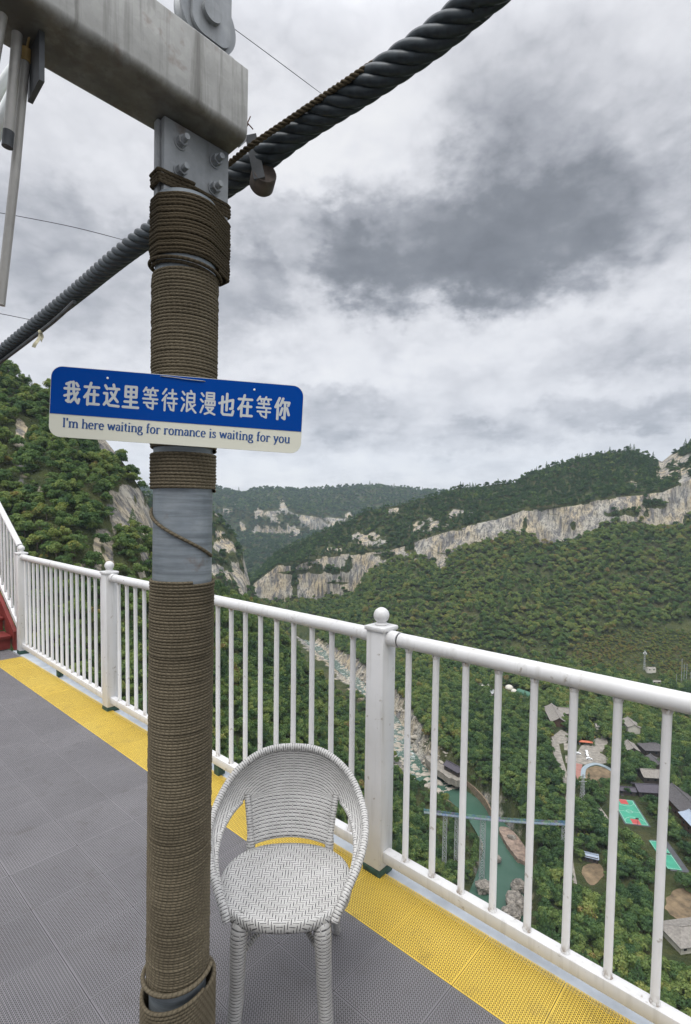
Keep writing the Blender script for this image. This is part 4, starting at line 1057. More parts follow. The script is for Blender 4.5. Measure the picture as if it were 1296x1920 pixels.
rockE = np.clip(((pp > 2.02) & (pp < 3.0)) * (.35 + nb * 1.7), 0, 1)
rockE = np.maximum(rockE, blobs(pos / 1.0, [(530, 950, 8, 12), (485, 962, 8, 8), (455, 988, 6, 10), (480, 994, 7, 8), (545, 995, 16, 9), (512, 975, 10, 6), (655, 964, 6, 6)]))
terrain('mountain', pos, rockE, M['hill']); PE, rE, ppE = pos, rockE, pp

# -- valley floor with the river bed
RIV = [G(u, v, -212) for u, v in ((555, 1178), (575, 1197), (640, 1252), (690, 1296), (738, 1352), (758, 1400), (788, 1446), (846, 1480), (893, 1516), (930, 1560), (950, 1602), (946, 1660), (930, 1720), (912, 1800), (890, 1900))]
rv = spline([tuple(p) for p in RIV], 160)
HWID = np.interp(np.arange(160), [0, 70, 95, 110, 125, 135, 160], [3.5, 5, 7.5, 9, 11.5, 12.5, 12.5])
gx = np.arange(-420, 760, 5.0); gy = np.arange(110, 1250, 5.0)
X, Y = np.meshgrid(gx, gy)
def river_dist(X, Y):
    d = np.full(X.shape, 1e9); hw = np.zeros(X.shape); sd_ = np.zeros(X.shape)
    for i in range(len(rv)):
        q = np.hypot(X - rv[i, 0], Y - rv[i, 1]); k = q < d
        d = np.where(k, q, d); hw = np.where(k, HWID[i], hw)
    xr = np.interp(Y, rv[::-1, 1], rv[::-1, 0]); return d, hw, X < xr
dist, hw, left = river_dist(X, Y)
GZ = -195.0
pw = np.stack([X, Y, 0 * X], -1)
rough = np.clip((330 - X) / 120, 0, 1) * 0 + 1
Z = GZ + fbm(pw / 70.0, 4) * .22 - np.clip((Y - 640) / 250, 0, 1) * 14
Z = np.where(left, -209 + fbm(pw / 40.0, 3) * 3, Z)
bank = np.clip((dist - hw) / 14, 0, 1); bank = bank * bank * (3 - 2 * bank)
Z = -214.5 + (Z + 214.5) * bank + (fbm(pw / 7.0, 3) * 1.6) * (dist < hw + 14)
up_ = np.clip((Y - 402) / 30, 0, 1)
rockV = np.clip(1.25 - (dist - hw) / (11 + 8 * up_) + fbm(pw / 12.0, 3) * .8, 0, 1) * (.55 + .45 * up_)
# bare earth and pale paving read from the ground itself near the hamlet
Rr = np.stack([X, Y, Z], -1)
terrain('valley_ground', Rr[::-1], rockV[::-1], M['hill'])
def zf(x, y):
    fx = np.clip((np.asarray(x) - gx[0]) / 5.0, 0, len(gx) - 1.001); fy = np.clip((np.asarray(y) - gy[0]) / 5.0, 0, len(gy) - 1.001)
    i = fx.astype(int) if hasattr(fx, 'astype') else int(fx); j = fy.astype(int) if hasattr(fy, 'astype') else int(fy); a = fx - i; b = fy - j
    return (Z[j, i] * (1 - a) + Z[j, i + 1] * a) * (1 - b) + (Z[j + 1, i] * (1 - a) + Z[j + 1, i + 1] * a) * b
q = MB(); q.add([(-9000, -200, -232), (9000, -200, -232), (9000, 9000, -232), (-9000, 9000, -232)], [(0, 1, 2, 3)])
tag(q.build('ground', simple('far_ground', (.03, .045, .02), .4, .02, .95), smooth=False), kind='structure')

m, n = mat('river_water', .08, .5)
t = n.node('ShaderNodeTexCoord').outputs['Object']
yy_ = n.xyz(t)[1]
wc = n.mix(n.mr(n.noise(t, .05, 4, .6), .35, .7), (.036, .082, .057), (.055, .108, .078))
wc = n.mix(n.mr(yy_, 410, 480), wc, (.10, .135, .115))
wc = n.mix(n.m('MULTIPLY', n.mr(yy_, 405, 430), n.mr(n.noise(t, .3, 6, .7), .54, .66)), wc, (.50, .53, .52))
n.set(n.b.inputs['Base Color'], wc); bump(n, n.noise(t, .9, 4, .6), .12, .3)
T = np.gradient(rv[:, :2], axis=0); T /= np.linalg.norm(T, axis=1)[:, None]; Nn = np.stack([-T[:, 1], T[:, 0]], 1)
V = []
for i in range(160):
    for k in np.linspace(-1, 1, 7): V.append((rv[i, 0] + Nn[i, 0] * k * (HWID[i] + 5), rv[i, 1] + Nn[i, 1] * k * (HWID[i] + 5), -212.2))
Fc = [(i * 7 + k, i * 7 + k + 1, (i + 1) * 7 + k + 1, (i + 1) * 7 + k) for i in range(159) for k in range(6)]
tag(link('river', mesh_np('river', V, Fc, m, None, True)), kind='structure')

# ------------------------------------------------------------------ valley floor things
EXC = []        # ground kept clear of trees: x, y, radius
def clear(p, r, front=12):
    d = Vector((p[0], p[1])).normalized()
    for t in np.linspace(0, front, max(2, int(front / 4))): EXC.append((p[0] - d.x * t, p[1] - d.y * t, r))
def gp(u, v, z=GZ + .3): return G(u, v, z)
M['limestone'] = simple('pale_limestone', (.29, .265, .22), .35, .25, .9, bstr=.6)
M['paving'] = simple('pale_paving', (.215, .198, .17), .4, .35, .9)
M['asphalt'] = simple('dark_asphalt', (.075, .078, .085), .2, .3, .9)
M['earth'] = simple('bare_brown_earth', (.15, .11, .065), .5, .25, .95)
M['courtg'] = simple('green_court_coating', (.04, .25, .16), .18, .25, .6)
M['courtr'] = simple('red_court_coating', (.36, .06, .055), .06, .3, .6)
M['line'] = simple('white_line_paint', (.5, .56, .52), .05, 1, .6)
M['roof_grey'] = simple('grey_tile_roof', (.20, .185, .165), .3, .9, .9, bstr=.5)
M['roof_dark'] = simple('dark_slate_roof', (.075, .07, .072), .3, .9, .85, bstr=.5)
M['roof_purple'] = simple('dark_purple_roof', (.06, .053, .066), .2, .9, .7)
M['roof_blue'] = simple('blue_grey_metal_roof', (.26, .31, .38), .12, .6, .5)
M['wall_pale'] = simple('pale_plaster', (.52, .50, .44), .12, .5, .9)
M['wall_wood'] = simple('brown_timber_wall', (.085, .048, .03), .3, 1.2, .8)
M['wall_dark'] = simple('dark_timber_wall', (.05, .04, .035), .3, 1.2, .8)
M['window'] = simple('dark_window_glass', (.02, .024, .028), .2, 1, .15)
M['canopy_red'] = simple('orange_red_awning', (.42, .12, .06), .12, .4, .7)
M['car_white'] = simple('white_car_paint', (.72, .73, .74), .03, .4, .3)
M['steel_grey'] = simple('pale_steel', (.40, .42, .43), .2, .8, .5, .2)

_pu, _pv = uvpix(PA[36:-4]); _pf = PA[36:-4].reshape(-1, 3)
def gpA(u, v):
    k = np.argsort(((_pu.ravel() - u) ** 2 + (_pv.ravel() - v) ** 2))[:6]; k = k[np.argmin(_pf[k][:, 1])]; return Vector(_pf[k])
def slab(name, pts, m, z=GZ + .3, th=1.2, zadd=0, soft=False):
    if soft:      # a ragged natural outline
        c_ = [tuple(p) for p in pts]; k_ = len(c_); sp = spline(c_[-1:] + c_ + c_[:2], 12 * (k_ + 2)); sp = sp[12:-12]
        m_ = sp.mean(0); sp = m_ + (sp - m_) * (1 + .22 * fbm(sp / 5.0, 3))[:, None]; pts = [Vector(p) for p in sp]
    q = MB(); pl_ = [(p.x, p.y) for p in pts]
    ar = sum(a[0] * b[1] - b[0] * a[1] for a, b in zip(pl_, pl_[1:] + pl_[:1]))
    if ar < 0: pl_ = pl_[::-1]
    q.prism(pl_, z - th, z + zadd); return q.build(name, m, smooth=False)
def strip(name, px, wd, m, z=GZ + .25, cl=True, th=1.0):
    pts = [gp(u, v, z) for u, v in px]; c = spline([tuple(p) for p in pts], 8 * len(pts)); T = np.gradient(c[:, :2], axis=0); T /= np.linalg.norm(T, axis=1)[:, None]
    V = []; k = len(c)
    for i in range(k):
        for s_ in (-1, 1): V.append((c[i, 0] - T[i, 1] * s_ * wd / 2, c[i, 1] + T[i, 0] * s_ * wd / 2, z))
    V += [(a, b, z - th) for a, b, _ in V[:]]; b_ = 2 * k
    Fc = [(2 * i, 2 * i + 2, 2 * i + 3, 2 * i + 1)[::-1] for i in range(k - 1)] + [(2 * i, 2 * i + 2, b_ + 2 * i + 2, b_ + 2 * i) for i in range(k - 1)] + [(2 * i + 3, 2 * i + 1, b_ + 2 * i + 1, b_ + 2 * i + 3) for i in range(k - 1)]
    q = MB(); q.add(V, Fc); o = q.build(name, m, smooth=False); tag(o, kind='structure')
    if cl:
        for i in range(0, k, 2): clear(c[i], wd / 2 + 1.2, 4)
    return o

# court direction sets the lie of the hamlet
c00, c10, c11, c01 = gp(1150, 1497), gp(1182, 1499), gp(1214, 1546), gp(1178, 1549)
cd = ((c01 - c00) + (c11 - c10)); CYAW = math.atan2(cd.y, cd.x); cctr = (c00 + c10 + c11 + c01) / 4
def court(name, ctr, yaw, Ln, Wd, lab, asph=.8, red=True, asph_off=(0, 0), front=14):
    e = empty(name, (ctr.x, ctr.y, GZ + .3), lab, 'sports court', None, (0, 0, yaw))
    q = MB(); q.box((asph_off[0], asph_off[1], -.35), (Ln + asph * 2, Wd + asph * 2, .7)); q.build('base', M['asphalt'], e, False)
    q = MB(); q.box((0, 0, .05), (Ln, Wd, .10)); q.build('surface', M['courtg'], e, False)
    if red:
        for s_ in (-1, 1):
            q = MB(); q.box((s_ * (Ln / 2 - 2.9), 0, .062), (5.8, 4.9, .10)); q.build('key_area', M['courtr'], e, False)
    q = MB()
    def ln(x, y, a, b): q.box((x, y, .085), (a, b, .08))
    w_ = .12
    ln(0, Wd / 2 - .5, Ln - 1, w_); ln(0, -Wd / 2 + .5, Ln - 1, w_); ln(Ln / 2 - .5, 0, w_, Wd - 1.13); ln(-Ln / 2 + .5, 0, w_, Wd - 1.13); ln(0, 0, w_, Wd - 1.13)
    if red:
        for s_ in (-1, 1):
            pts = [(s_ * (Ln / 2 - 1.5 - 6.4 * math.cos(a)), 6.4 * math.sin(a), .115) for a in np.linspace(-1.5, 1.5, 20)]; q.tube(pts, .07, 5)
        q.tube([(1.8 * math.cos(a), 1.8 * math.sin(a), .115) for a in np.linspace(0, 6.28, 20)], .07, 5)
    q.build('line_marking', M['line'], e, False)
    if red:
        for s_ in (-1, 1):
            g = MB(); g.tube([(s_ * (Ln / 2 + .6), 0, 0), (s_ * (Ln / 2 + .6), 0, 3.0), (s_ * (Ln / 2 - .9), 0, 3.3)], .11, 8); g.box((s_ * (Ln / 2 - .95), 0, 3.3), (.10, 1.8, 1.05)); g.build('hoop', M['roof_dark'], e)
    else:
        g = MB(); g.box((0, 0, .8), (.05, Wd * .8, .75)); g.build('net', M['roof_dark'], e)
    for x in np.linspace(-Ln / 2, Ln / 2, 5):
        for y in np.linspace(-Wd / 2, Wd / 2, 3): clear(ctr + Vector((x * math.cos(yaw) - y * math.sin(yaw), x * math.sin(yaw) + y * math.cos(yaw), 0)), 6, front)
    return e
court('basketball_court', cctr, CYAW, 29, 13.5, 'green basketball court with red keys among the trees in the valley', front=18)
d00, d10, d11, d01 = gp(1221, 1579), gp(1240, 1579), gp(1277, 1627), gp(1252, 1630)
dd = (d01 - d00) + (d11 - d10); dctr = (d00 + d10 + d11 + d01) / 4
court('badminton_court', dctr, math.atan2(dd.y, dd.x), 25, 7.5, 'narrow green badminton court on dark asphalt below the long timber house', 1.2, False, (0, 2.2), 9)

def house(name, u, v, w_, d_, h_, yaw, roofm, wallm, lab, hip=False, rh=2.6, ov=1.0, floors=1, z=GZ, cl=9, front=10, slope=False):
    p = gpA(u, v) if slope else gp(u, v, z + .3); z = p.z + .8 if slope else z; e = empty(name, (p.x, p.y, z), lab, 'house', 'buildings of the valley hamlet', (0, 0, yaw))
    q = MB(); q.box((0, 0, h_ / 2 - 1), (w_, d_, h_ + 2)); 
    if not hip:
        for s_ in (-1, 1): q.add([(s_ * w_ / 2, -d_ / 2, h_), (s_ * w_ / 2, d_ / 2, h_), (s_ * w_ / 2, 0, h_ + rh * d_ / (d_ + 2 * ov) - .15), (s_ * (w_ / 2 - .2), -d_ / 2, h_), (s_ * (w_ / 2 - .2), d_ / 2, h_), (s_ * (w_ / 2 - .2), 0, h_ + rh * d_ / (d_ + 2 * ov) - .15)], [(0, 1, 2), (5, 4, 3), (0, 3, 4, 1), (1, 4, 5, 2), (2, 5, 3, 0)])
    q.build('wall', wallm, e, False)
    q = MB(); W2, D2 = w_ / 2 + ov, d_ / 2 + ov; rx = W2 - (D2 * .85 if hip else 0); n_ = 10
    # roof as two (or four) slightly sagging pitches with thickness
    ridge_ = [(-rx, 0, h_ + rh), (rx, 0, h_ + rh)]
    top = []
    for s_ in (-1, 1):
        rowsV = []
        for i in range(6):
            t = i / 5; zz_ = h_ + rh * (1 - t) - .35 * math.sin(t * math.pi) - .1 * t; xw = rx + (W2 - rx) * t
            rowsV.append([(x, s_ * D2 * t, zz_ + (.12 if abs(x) > xw * .96 else 0)) for x in np.linspace(-xw, xw, n_)])
        V = [p_ for r_ in rowsV for p_ in r_]; V += [(a, b, c - .22) for a, b, c in V]; o_ = 6 * n_
        Fc = [(i * n_ + k, i * n_ + k + 1, (i + 1) * n_ + k + 1, (i + 1) * n_ + k)[::s_] for i in range(5) for k in range(n_ - 1)]
        Fc += [(o_ + i * n_ + k, o_ + i * n_ + k + 1, o_ + (i + 1) * n_ + k + 1, o_ + (i + 1) * n_ + k)[::-s_] for i in range(5) for k in range(n_ - 1)]
        Fc += [(5 * n_ + k, 5 * n_ + k + 1, o_ + 5 * n_ + k + 1, o_ + 5 * n_ + k) for k in range(n_ - 1)]
        Fc += [(i * n_, (i + 1) * n_, o_ + (i + 1) * n_, o_ + i * n_) for i in range(5)] + [(i * n_ + n_ - 1, (i + 1) * n_ + n_ - 1, o_ + (i + 1) * n_ + n_ - 1, o_ + i * n_ + n_ - 1) for i in range(5)]
        q.add(V, Fc)
    if hip:
        for s_ in (-1, 1):
            V = []
            for i in range(6):
                t = i / 5; zz_ = h_ + rh * (1 - t) - .35 * math.sin(t * math.pi) - .1 * t; xw = rx + (W2 - rx) * t
                V += [(s_ * xw, y, zz_) for y in np.linspace(-D2 * t, D2 * t, 5)]
            q.add(V, [(i * 5 + k, i * 5 + k + 1, (i + 1) * 5 + k + 1, (i + 1) * 5 + k)[::s_] for i in range(5) for k in range(4)])
    r_ = q.build('roof', roofm, e, sharp=30)
    g = MB(); g.box((0, 0, h_ + rh + .12), (2 * rx, .45, .38)); g.build('ridge_tile', roofm, r_, False)
    nw = max(2, int(w_ / 4.5))
    for f_ in range(floors):
        for s_ in (-1, 1):
            for k in range(nw):
                g = MB(); x = (k + .5) / nw * w_ - w_ / 2; g.box((x, s_ * (d_ / 2 + .02), h_ / floors * (f_ + .55)), (1.5, .12, 1.3)); g.build('window', M['window'], e, False)
    for x in np.linspace(-w_ / 2, w_ / 2, max(2, int(w_ / 7) + 1)):
        clear(Vector((p.x + x * math.cos(yaw), p.y + x * math.sin(yaw), 0)), max(d_ / 2 + 1.0, 4.5), front)
    return e
CV = CYAW; CP_ = CYAW + math.pi / 2
house('great_hall', 1041, 1349, 34, 12, 5, CV, M['roof_grey'], M['wall_wood'], 'long grey tiled hall at the top of the pale stone path', False, 4.2, 1.6, front=16)
house('side_hall', 1061, 1343, 13, 9, 5, CP_, M['roof_grey'], M['wall_wood'], 'short grey tiled wing behind the long hall above the plaza', False, 3.6, 1.2)
house('plaster_house', 1183, 1368, 17, 10, 6, CV, M['roof_grey'], M['wall_pale'], 'pale plastered house with grey roof behind the dark timber cottages', False, 2.6, .8, 2)
house('timber_cottage', 1223, 1412, 16.2, 12.0, 5.5, CP_ + .15, M['roof_dark'], M['wall_dark'], 'dark roofed timber cottage highest in the row right of the plaza', True, 3.4, 1.2)
house('timber_cottage', 1228, 1440, 13.8, 9.6, 5, CV + .1, M['roof_dark'], M['wall_dark'], 'dark roofed cottage second from the top of the row right of the plaza', False, 2.8, 1.2)
house('timber_cottage', 1222, 1462, 15.0, 10.8, 5, CP_ + .1, M['roof_grey'], M['wall_dark'], 'grey roofed timber cottage third from the top of the row right of the plaza', False, 3.2, 1.2)
house('timber_cottage', 1213, 1488, 15.0, 10.8, 4.5, CP_ + .1, M['roof_purple'], M['wall_dark'], 'purple roofed cottage just beyond the end of the basketball court', False, 2.6, 1.0)
house('low_pavilion', 1172, 1487, 12, 5, 3.5, CP_, M['roof_purple'], M['wall_dark'], 'low long purple roof right behind the basketball court', False, 1.4, .8)
house('long_timber_house', 1280, 1520, 26, 14, 7, CV + .1, M['roof_dark'], M['wall_wood'], 'big dark roofed timber house beside the badminton court', False, 4.4, 1.5, 2)
house('timber_guesthouse', 1312, 1572, 22, 10, 9, CV + .1, M['roof_blue'], M['wall_wood'], 'tall timber guesthouse with pale blue metal roof at the edge of the hamlet', False, 2.2, 1.5, 3)
house('ruined_shed', 1127, 1366, 9, 6, 3, CP_, M['roof_grey'], M['wall_pale'], 'small pale broken shed behind the red awnings', False, 1.4, .6)
house('old_farmhouse', 1182, 1408, 14, 9, 4, CV, M['roof_grey'], M['wall_dark'], 'old grey roof nearly hidden by trees left of the timber cottages', False, 2.4, .8, front=5)
house('stone_farmhouse', 1288, 1762, 18, 13, 4, CP_ + .35, M['roof_grey'], M['wall_pale'], 'nearest farmhouse with broad pale grey tile roof and white wall', True, 3.0, 1.2, front=16)
house('yard_shed', 1108, 1612, 7, 4.5, 3, CP_ - .2, M['roof_blue'], M['wall_dark'], 'small blue grey shed at the end of a bare earth yard', False, .8, .5)
house('riverside_hall', 852, 1447, 15, 7, 4, math.radians(125), M['roof_purple'], M['wall_dark'], 'dark roofed hall on the pale terrace above the green river', False, 2.2, 1.0, z=-203)
house('hilltop_hut', 1222, 1296, 10, 4, 3.5, 0, M['roof_grey'], M['wall_pale'], 'pale flat hut on the bare slope below the radio mast', False, .8, .5, front=20, slope=True)
house('blue_roof_hut', 1152, 1284, 6, 4, 3, 0, M['roof_blue'], M['wall_pale'], 'tiny hut with pale blue roof showing just above the handrail', False, .8, .5, slope=True)
house('mast_building', 1216, 1256, 10, 5, 4, 0, M['roof_grey'], M['wall_pale'], 'pale concrete building at the foot of the radio mast', False, .6, .3, front=20, slope=True)
house('camp_hut', 908, 1289, 9, 6, 3.5, .3, M['wall_pale'], M['wall_pale'], 'pale hut left of the domed tents at the wood edge', False, 1.6, .6)
house('camp_hut', 922, 1302, 9, 5, 3, .9, M['steel_grey'], M['wall_pale'], 'low grey roofed hut in front of the domed tents', False, 1.2, .6)
house('bank_hut', 1068, 1570, 3, 2.4, 2.4, 0, M['roof_grey'], M['wall_pale'], 'tiny pale hut on the track behind the bridge end', False, .8, .4)
for (u, v, r, lab) in ((955, 1290, 4.5, 'larger pale domed tent at the edge of the wood'), (964, 1296, 3.2, 'smaller pale domed tent right of the larger one')):
    p = gp(u, v); q = MB(); q.lathe((0, 0, 0), [(r, -1)] + [(r * math.cos(a), r * .8 * math.sin(a)) for a in np.linspace(0, 1.5, 8)], 20)
    o = q.build('dome_tent', M['wall_pale']); o.location = p; tag(o, lab, 'tent', 'domed tents'); clear(p, 8, 16)
p = gp(985, 1302); q = MB(); q.lathe((0, 0, 0), [(4, -9), (4, 9)], 16, Matrix.Rotation(rad(35), 4, 'Z') @ Matrix.Rotation(rad(90), 4, 'X'))
o = q.build('greenhouse', simple('green_shade_net', (.05, .13, .085), .2, .4)); o.location = p; tag(o, 'rounded dark green greenhouse right of the domed tents', 'greenhouse'); clear(p, 10, 14)

# paved places
tag(slab('plaza_ground', [gp(u, v) for u, v in ((1078, 1418), (1090, 1398), (1120, 1384), (1135, 1378), (1140, 1392), (1128, 1412), (1150, 1428), (1130, 1432), (1100, 1434), (1080, 1432))], M['paving']), kind='structure')
tag(slab('hall_forecourt', [gp(u, v) for u, v in ((1034, 1382), (1052, 1368), (1072, 1378), (1062, 1392), (1040, 1396))], M['paving']), kind='structure')
strip('stone_path', [(1040, 1388), (1047, 1420), (1056, 1448), (1066, 1470)], 6, M['paving'])
for k, (u, v) in enumerate(((1063, 1400), (1066, 1424), (1070, 1448))):
    tag(slab('garden_terrace', [gp(u - 6, v - 8), gp(u + 8, v - 6), gp(u + 9, v + 7), gp(u - 5, v + 6)], M['paving'], GZ + .22), kind='structure')
for u, v in ((1085, 1425), (1110, 1415), (1100, 1402), (1130, 1395), (1120, 1425), (1045, 1385), (1066, 1400), (1068, 1425), (1072, 1450)): clear(gp(u, v), 9, 10)
strip('red_path', [(1086, 1432), (1084, 1446), (1090, 1462)], 5, simple('red_paving', (.27, .13, .105), .15, .4), GZ + .4)
strip('water_channel', [(1093, 1460), (1096, 1440), (1115, 1432), (1135, 1437), (1150, 1446)], 3.2, simple('blue_grey_channel', (.24, .29, .32), .1, .4, .4), GZ + .5)
tag(slab('dry_pond', [gp(u, v) for u, v in ((1097, 1442), (1115, 1436), (1135, 1441), (1148, 1450), (1135, 1464), (1098, 1462))], M['earth'], GZ + .15, 1.2, 0, True), kind='structure')
for u, v in ((1110, 1450), (1130, 1452)): clear(gp(u, v), 8, 12)
strip('lane', [(1066, 1470), (1064, 1520), (1072, 1570), (1070, 1610), (1078, 1660)], 2.6, M['paving'])
strip('hillside_track', [(1112, 1500), (1128, 1520), (1142, 1540)], 2.2, M['paving'])
tag(slab('earth_yard', [gp(u, v) for u, v in ((1098, 1622), (1122, 1620), (1132, 1640), (1110, 1660), (1092, 1640))], M['earth'], GZ + .2, 1.2, 0, True), kind='structure')
clear(gp(1112, 1636), 8, 16)
tag(slab('ploughed_field', [gp(u, v) for u, v in ((1256, 1672), (1300, 1668), (1340, 1700), (1340, 1728), (1282, 1730), (1250, 1712))], M['earth'], GZ + .2, 1.2, 0, True), kind='structure')
for u, v in ((1262, 1690), (1285, 1700), (1310, 1705)): clear(gp(u, v), 11, 12)
tag(slab('river_terrace', [gp(u, v, -203) for u, v in ((800, 1420), (835, 1418), (868, 1448), (872, 1462), (850, 1462), (828, 1448))], M['paving'], -203, 5, 0, True), kind='structure')
for u, v in ((815, 1428), (840, 1440), (860, 1455)): clear(gp(u, v, -203), 9, 22)
# river wall
wl = [gp(u, v, -207) for u, v in ((872, 1464), (892, 1480), (910, 1500), (921, 1520))]
c = spline([tuple(p) for p in wl], 30); q = MB()
for i in range(29):
    a, b = Vector(c[i]), Vector(c[i + 1]); d = b - a; q.box((a + b) / 2 + Vector((0, 0, -2.2)), (d.length + .1, 1.0, 6), Matrix.Rotation(math.atan2(d.y, d.x), 4, 'Z'))
tag(q.build('river_wall', simple('brown_stone_wall', (.20, .15, .10), .35, .5, .95), smooth=False), 'curving brown stone retaining wall along the green river', 'wall')
tag(slab('stone_landing', [gp(u, v, -206) for u, v in ((938, 1545), (960, 1548), (985, 1580), (988, 1604), (968, 1596), (948, 1566))], simple('pinkish_stone', (.22, .165, .13), .5, .4, .95), -209.5, 6, 0, True), kind='structure')
for u, v in ((950, 1556), (970, 1585)): clear(gp(u, v, -206), 8, 20)
for k in range(0, len(rv)):
    if rv[k, 1] < 900: EXC.append((rv[k, 0], rv[k, 1], HWID[k] + (7 if rv[k, 1] < 402 else 11)))
    d_ = Vector((rv[k, 0], rv[k, 1])).normalized()
    for t in (8, 16, 24): EXC.append((rv[k, 0] - d_.x * t, rv[k, 1] - d_.y * t, HWID[k] * .8))
# gravel track on the near bank
TR = [P(838, 1545, 285), P(846, 1590, 262), P(842, 1640, 243), P(836, 1690, 228)]

tc_ = spline([tuple(q_) for q_ in TR], 24); flat = PC.reshape(-1, 3)
tz = [flat[np.argmin((flat[:, 0] - a) ** 2 + (flat[:, 1] - b) ** 2), 2] + .6 for a, b, _ in tc_]
V = []
for i, (a, b, _) in enumerate(tc_): V += [(a - 2.2, b, tz[i]), (a + 2.2, b, tz[i]), (a + 2.4, b, tz[i] - 2.5), (a - 2.4, b, tz[i] - 2.5)]
q = MB(); q.add(V, [(4 * i + k, 4 * i + (k + 1) % 4, 4 * i + 4 + (k + 1) % 4, 4 * i + 4 + k) for i in range(23) for k in range(4)]); tag(q.build('gravel_track', M['paving'], smooth=False), kind='structure')
# awnings and stalls
for k, (u, v, lab) in enumerate(((1098, 1396, 'orange red awning behind the parked cars, the nearer one'), (1102, 1386, 'orange red awning behind the parked cars, the farther one'))):
    p = gp(u, v); e = empty('market_awning', tuple(p), lab, 'awning', 'awnings at the plaza', (0, 0, CP_))
    q = MB(); V = []
    for i in range(9):
        y = (i / 8 - .5) * 4.2; zz_ = 3.4 - .9 * abs(y) / 2.1 + .1 * math.cos(i * 3.14); V += [(-5.5, y, zz_), (5.5, y, zz_)]
    V += [(a, b, c_ - .12) for a, b, c_ in V]
    q.add(V, [(2 * i, 2 * i + 1, 2 * i + 3, 2 * i + 2) for i in range(8)] + [(18 + 2 * i + 2, 18 + 2 * i + 3, 18 + 2 * i + 1, 18 + 2 * i) for i in range(8)])
    q.build('cover', M['canopy_red'], e, False)
    for sx_ in (-5, 5):
        for sy_ in (-1.8, 1.8): q = MB(); q.tube([(sx_, sy_, -.2), (sx_, sy_, 2.7)], .09, 6); q.build('pole', M['steel_grey'], e)
p = gp(1092, 1378); e = empty('dark_stall', tuple(p), 'dark roofed open stall behind the orange red awnings', 'stall', None, (0, 0, CP_))
q = MB(); q.box((0, 0, 3.4), (15, 5, .35)); q.box((0, 0, 3.7), (13, 3, .35)); q.build('roof', M['roof_dark'], e, False)
for x in (-7, -2.3, 2.3, 7):
    for y in (-2.2, 2.2): q = MB(); q.tube([(x, y, -.3), (x, y, 3.25)], .12, 6); q.build('pole', M['wall_wood'], e)
def car(u, v, yaw, lab):
    p = gp(u, v, GZ + .3); q = MB()
    prof = [(-2.2, .35), (2.2, .35), (2.25, .8), (1.3, .95), (.6, 1.5), (-1.3, 1.52), (-2.0, 1.0), (-2.25, .9)]
    q.prism(prof, -.85, .85, Matrix.Rotation(rad(90), 4, 'X'))
    e = empty('parked_car', tuple(p), lab, 'car', 'white cars on the plaza', (0, 0, yaw)); q.build('body', M['car_white'], e, False)
    g = MB(); g.prism([(-1.75, 1.02), (1.15, 1.02), (.55, 1.44), (-1.2, 1.45)], -.87, .87, Matrix.Rotation(rad(90), 4, 'X')); g.build('window', M['window'], e, False)
    for sx_ in (-1.35, 1.4):
        for sy_ in (-.8, .8): g = MB(); g.lathe((sx_, sy_, .34), [(.34, -.12), (.34, .12)], 12, Matrix.Rotation(rad(90), 4, 'X')); g.build('wheel', M['roof_dark'], e)
car(1100, 1411, CV, 'white car parked nearest to the orange red awnings'); car(1101, 1417, CV + .1, 'white car parked in the middle of the plaza'); car(1105, 1424, CP_, 'white car parked nearest to the blue grey channel'); car(1084, 1414, CP_, 'white car parked at the left edge of the plaza')

def lattice(name, p, h_, w0, w1, lab, cat, m, nseg=7, arms=()):
    e = empty(name, tuple(p), lab, cat); q = MB(); r = .11
    def cor(t): w_ = w0 + (w1 - w0) * t; return [Vector((sx_ * w_ / 2, sy_ * w_ / 2, h_ * t)) for sx_, sy_ in ((-1, -1), (1, -1), (1, 1), (-1, 1))]
    for i in range(nseg):
        a, b = cor(i / nseg), cor((i + 1) / nseg)
        for k in range(4): q.tube([a[k], b[k]], r, 4, False); q.tube([a[k], b[(k + 1) % 4]], r * .7, 4, False); q.tube([b[k], b[(k + 1) % 4]], r * .7, 4, False)
    q.build('lattice', m, e, False)
    for z_, l_ in arms: q = MB(); q.box((0, 0, z_), (l_, .25, .25)); q.build('crossarm', m, e, False)
    return e
lattice('power_pylon', gp(1092, 1500), 18, 2.6, .8, 'pale lattice power pylon in front of the dry pond', 'pylon', M['steel_grey'], 8, ((13, 5), (15.5, 4), (17.5, 3)))
clear(gp(1092, 1500), 4, 12)
mz_ = gpA(1207, 1252); e = lattice('radio_mast', mz_, 24, 1.8, .7, 'pale lattice radio mast on the bare hillside', 'mast', M['steel_grey'], 10); clear(mz_, 10, 10)
for (x, z_) in ((-1.6, 21), (1.6, 20.5), (0, 22)): q = MB(); q.box((x, -.3, z_), (.9, .5, 1.9)); q.build('antenna', M['car_white'], e, False)
for k, (u, v, h_, lab) in enumerate(((1279, 1270, 26, 'tallest thin pole on the bare hillside'), (1283, 1272, 20, 'thin pole just right of the tallest hillside pole'), (1287, 1272, 21, 'thin pole nearest to the edge of the group on the bare slope'), (1259, 1300, 17, 'single pale pole rising behind the handrail'), (1293, 1275, 12, 'shortest thin pole of the hillside group'))):
    p = gpA(u, v); q = MB(); q.tube([(0, 0, -2), (0, 0, h_)], [.28, .18], 8)
    if k != 3: q.box((0, 0, h_ - 1.5), (2.4, .15, .2))
    o = q.build('utility_pole', M['steel_grey']); o.location = p; tag(o, lab, 'pole', 'poles on the hillside'); clear(p, 4, 6)

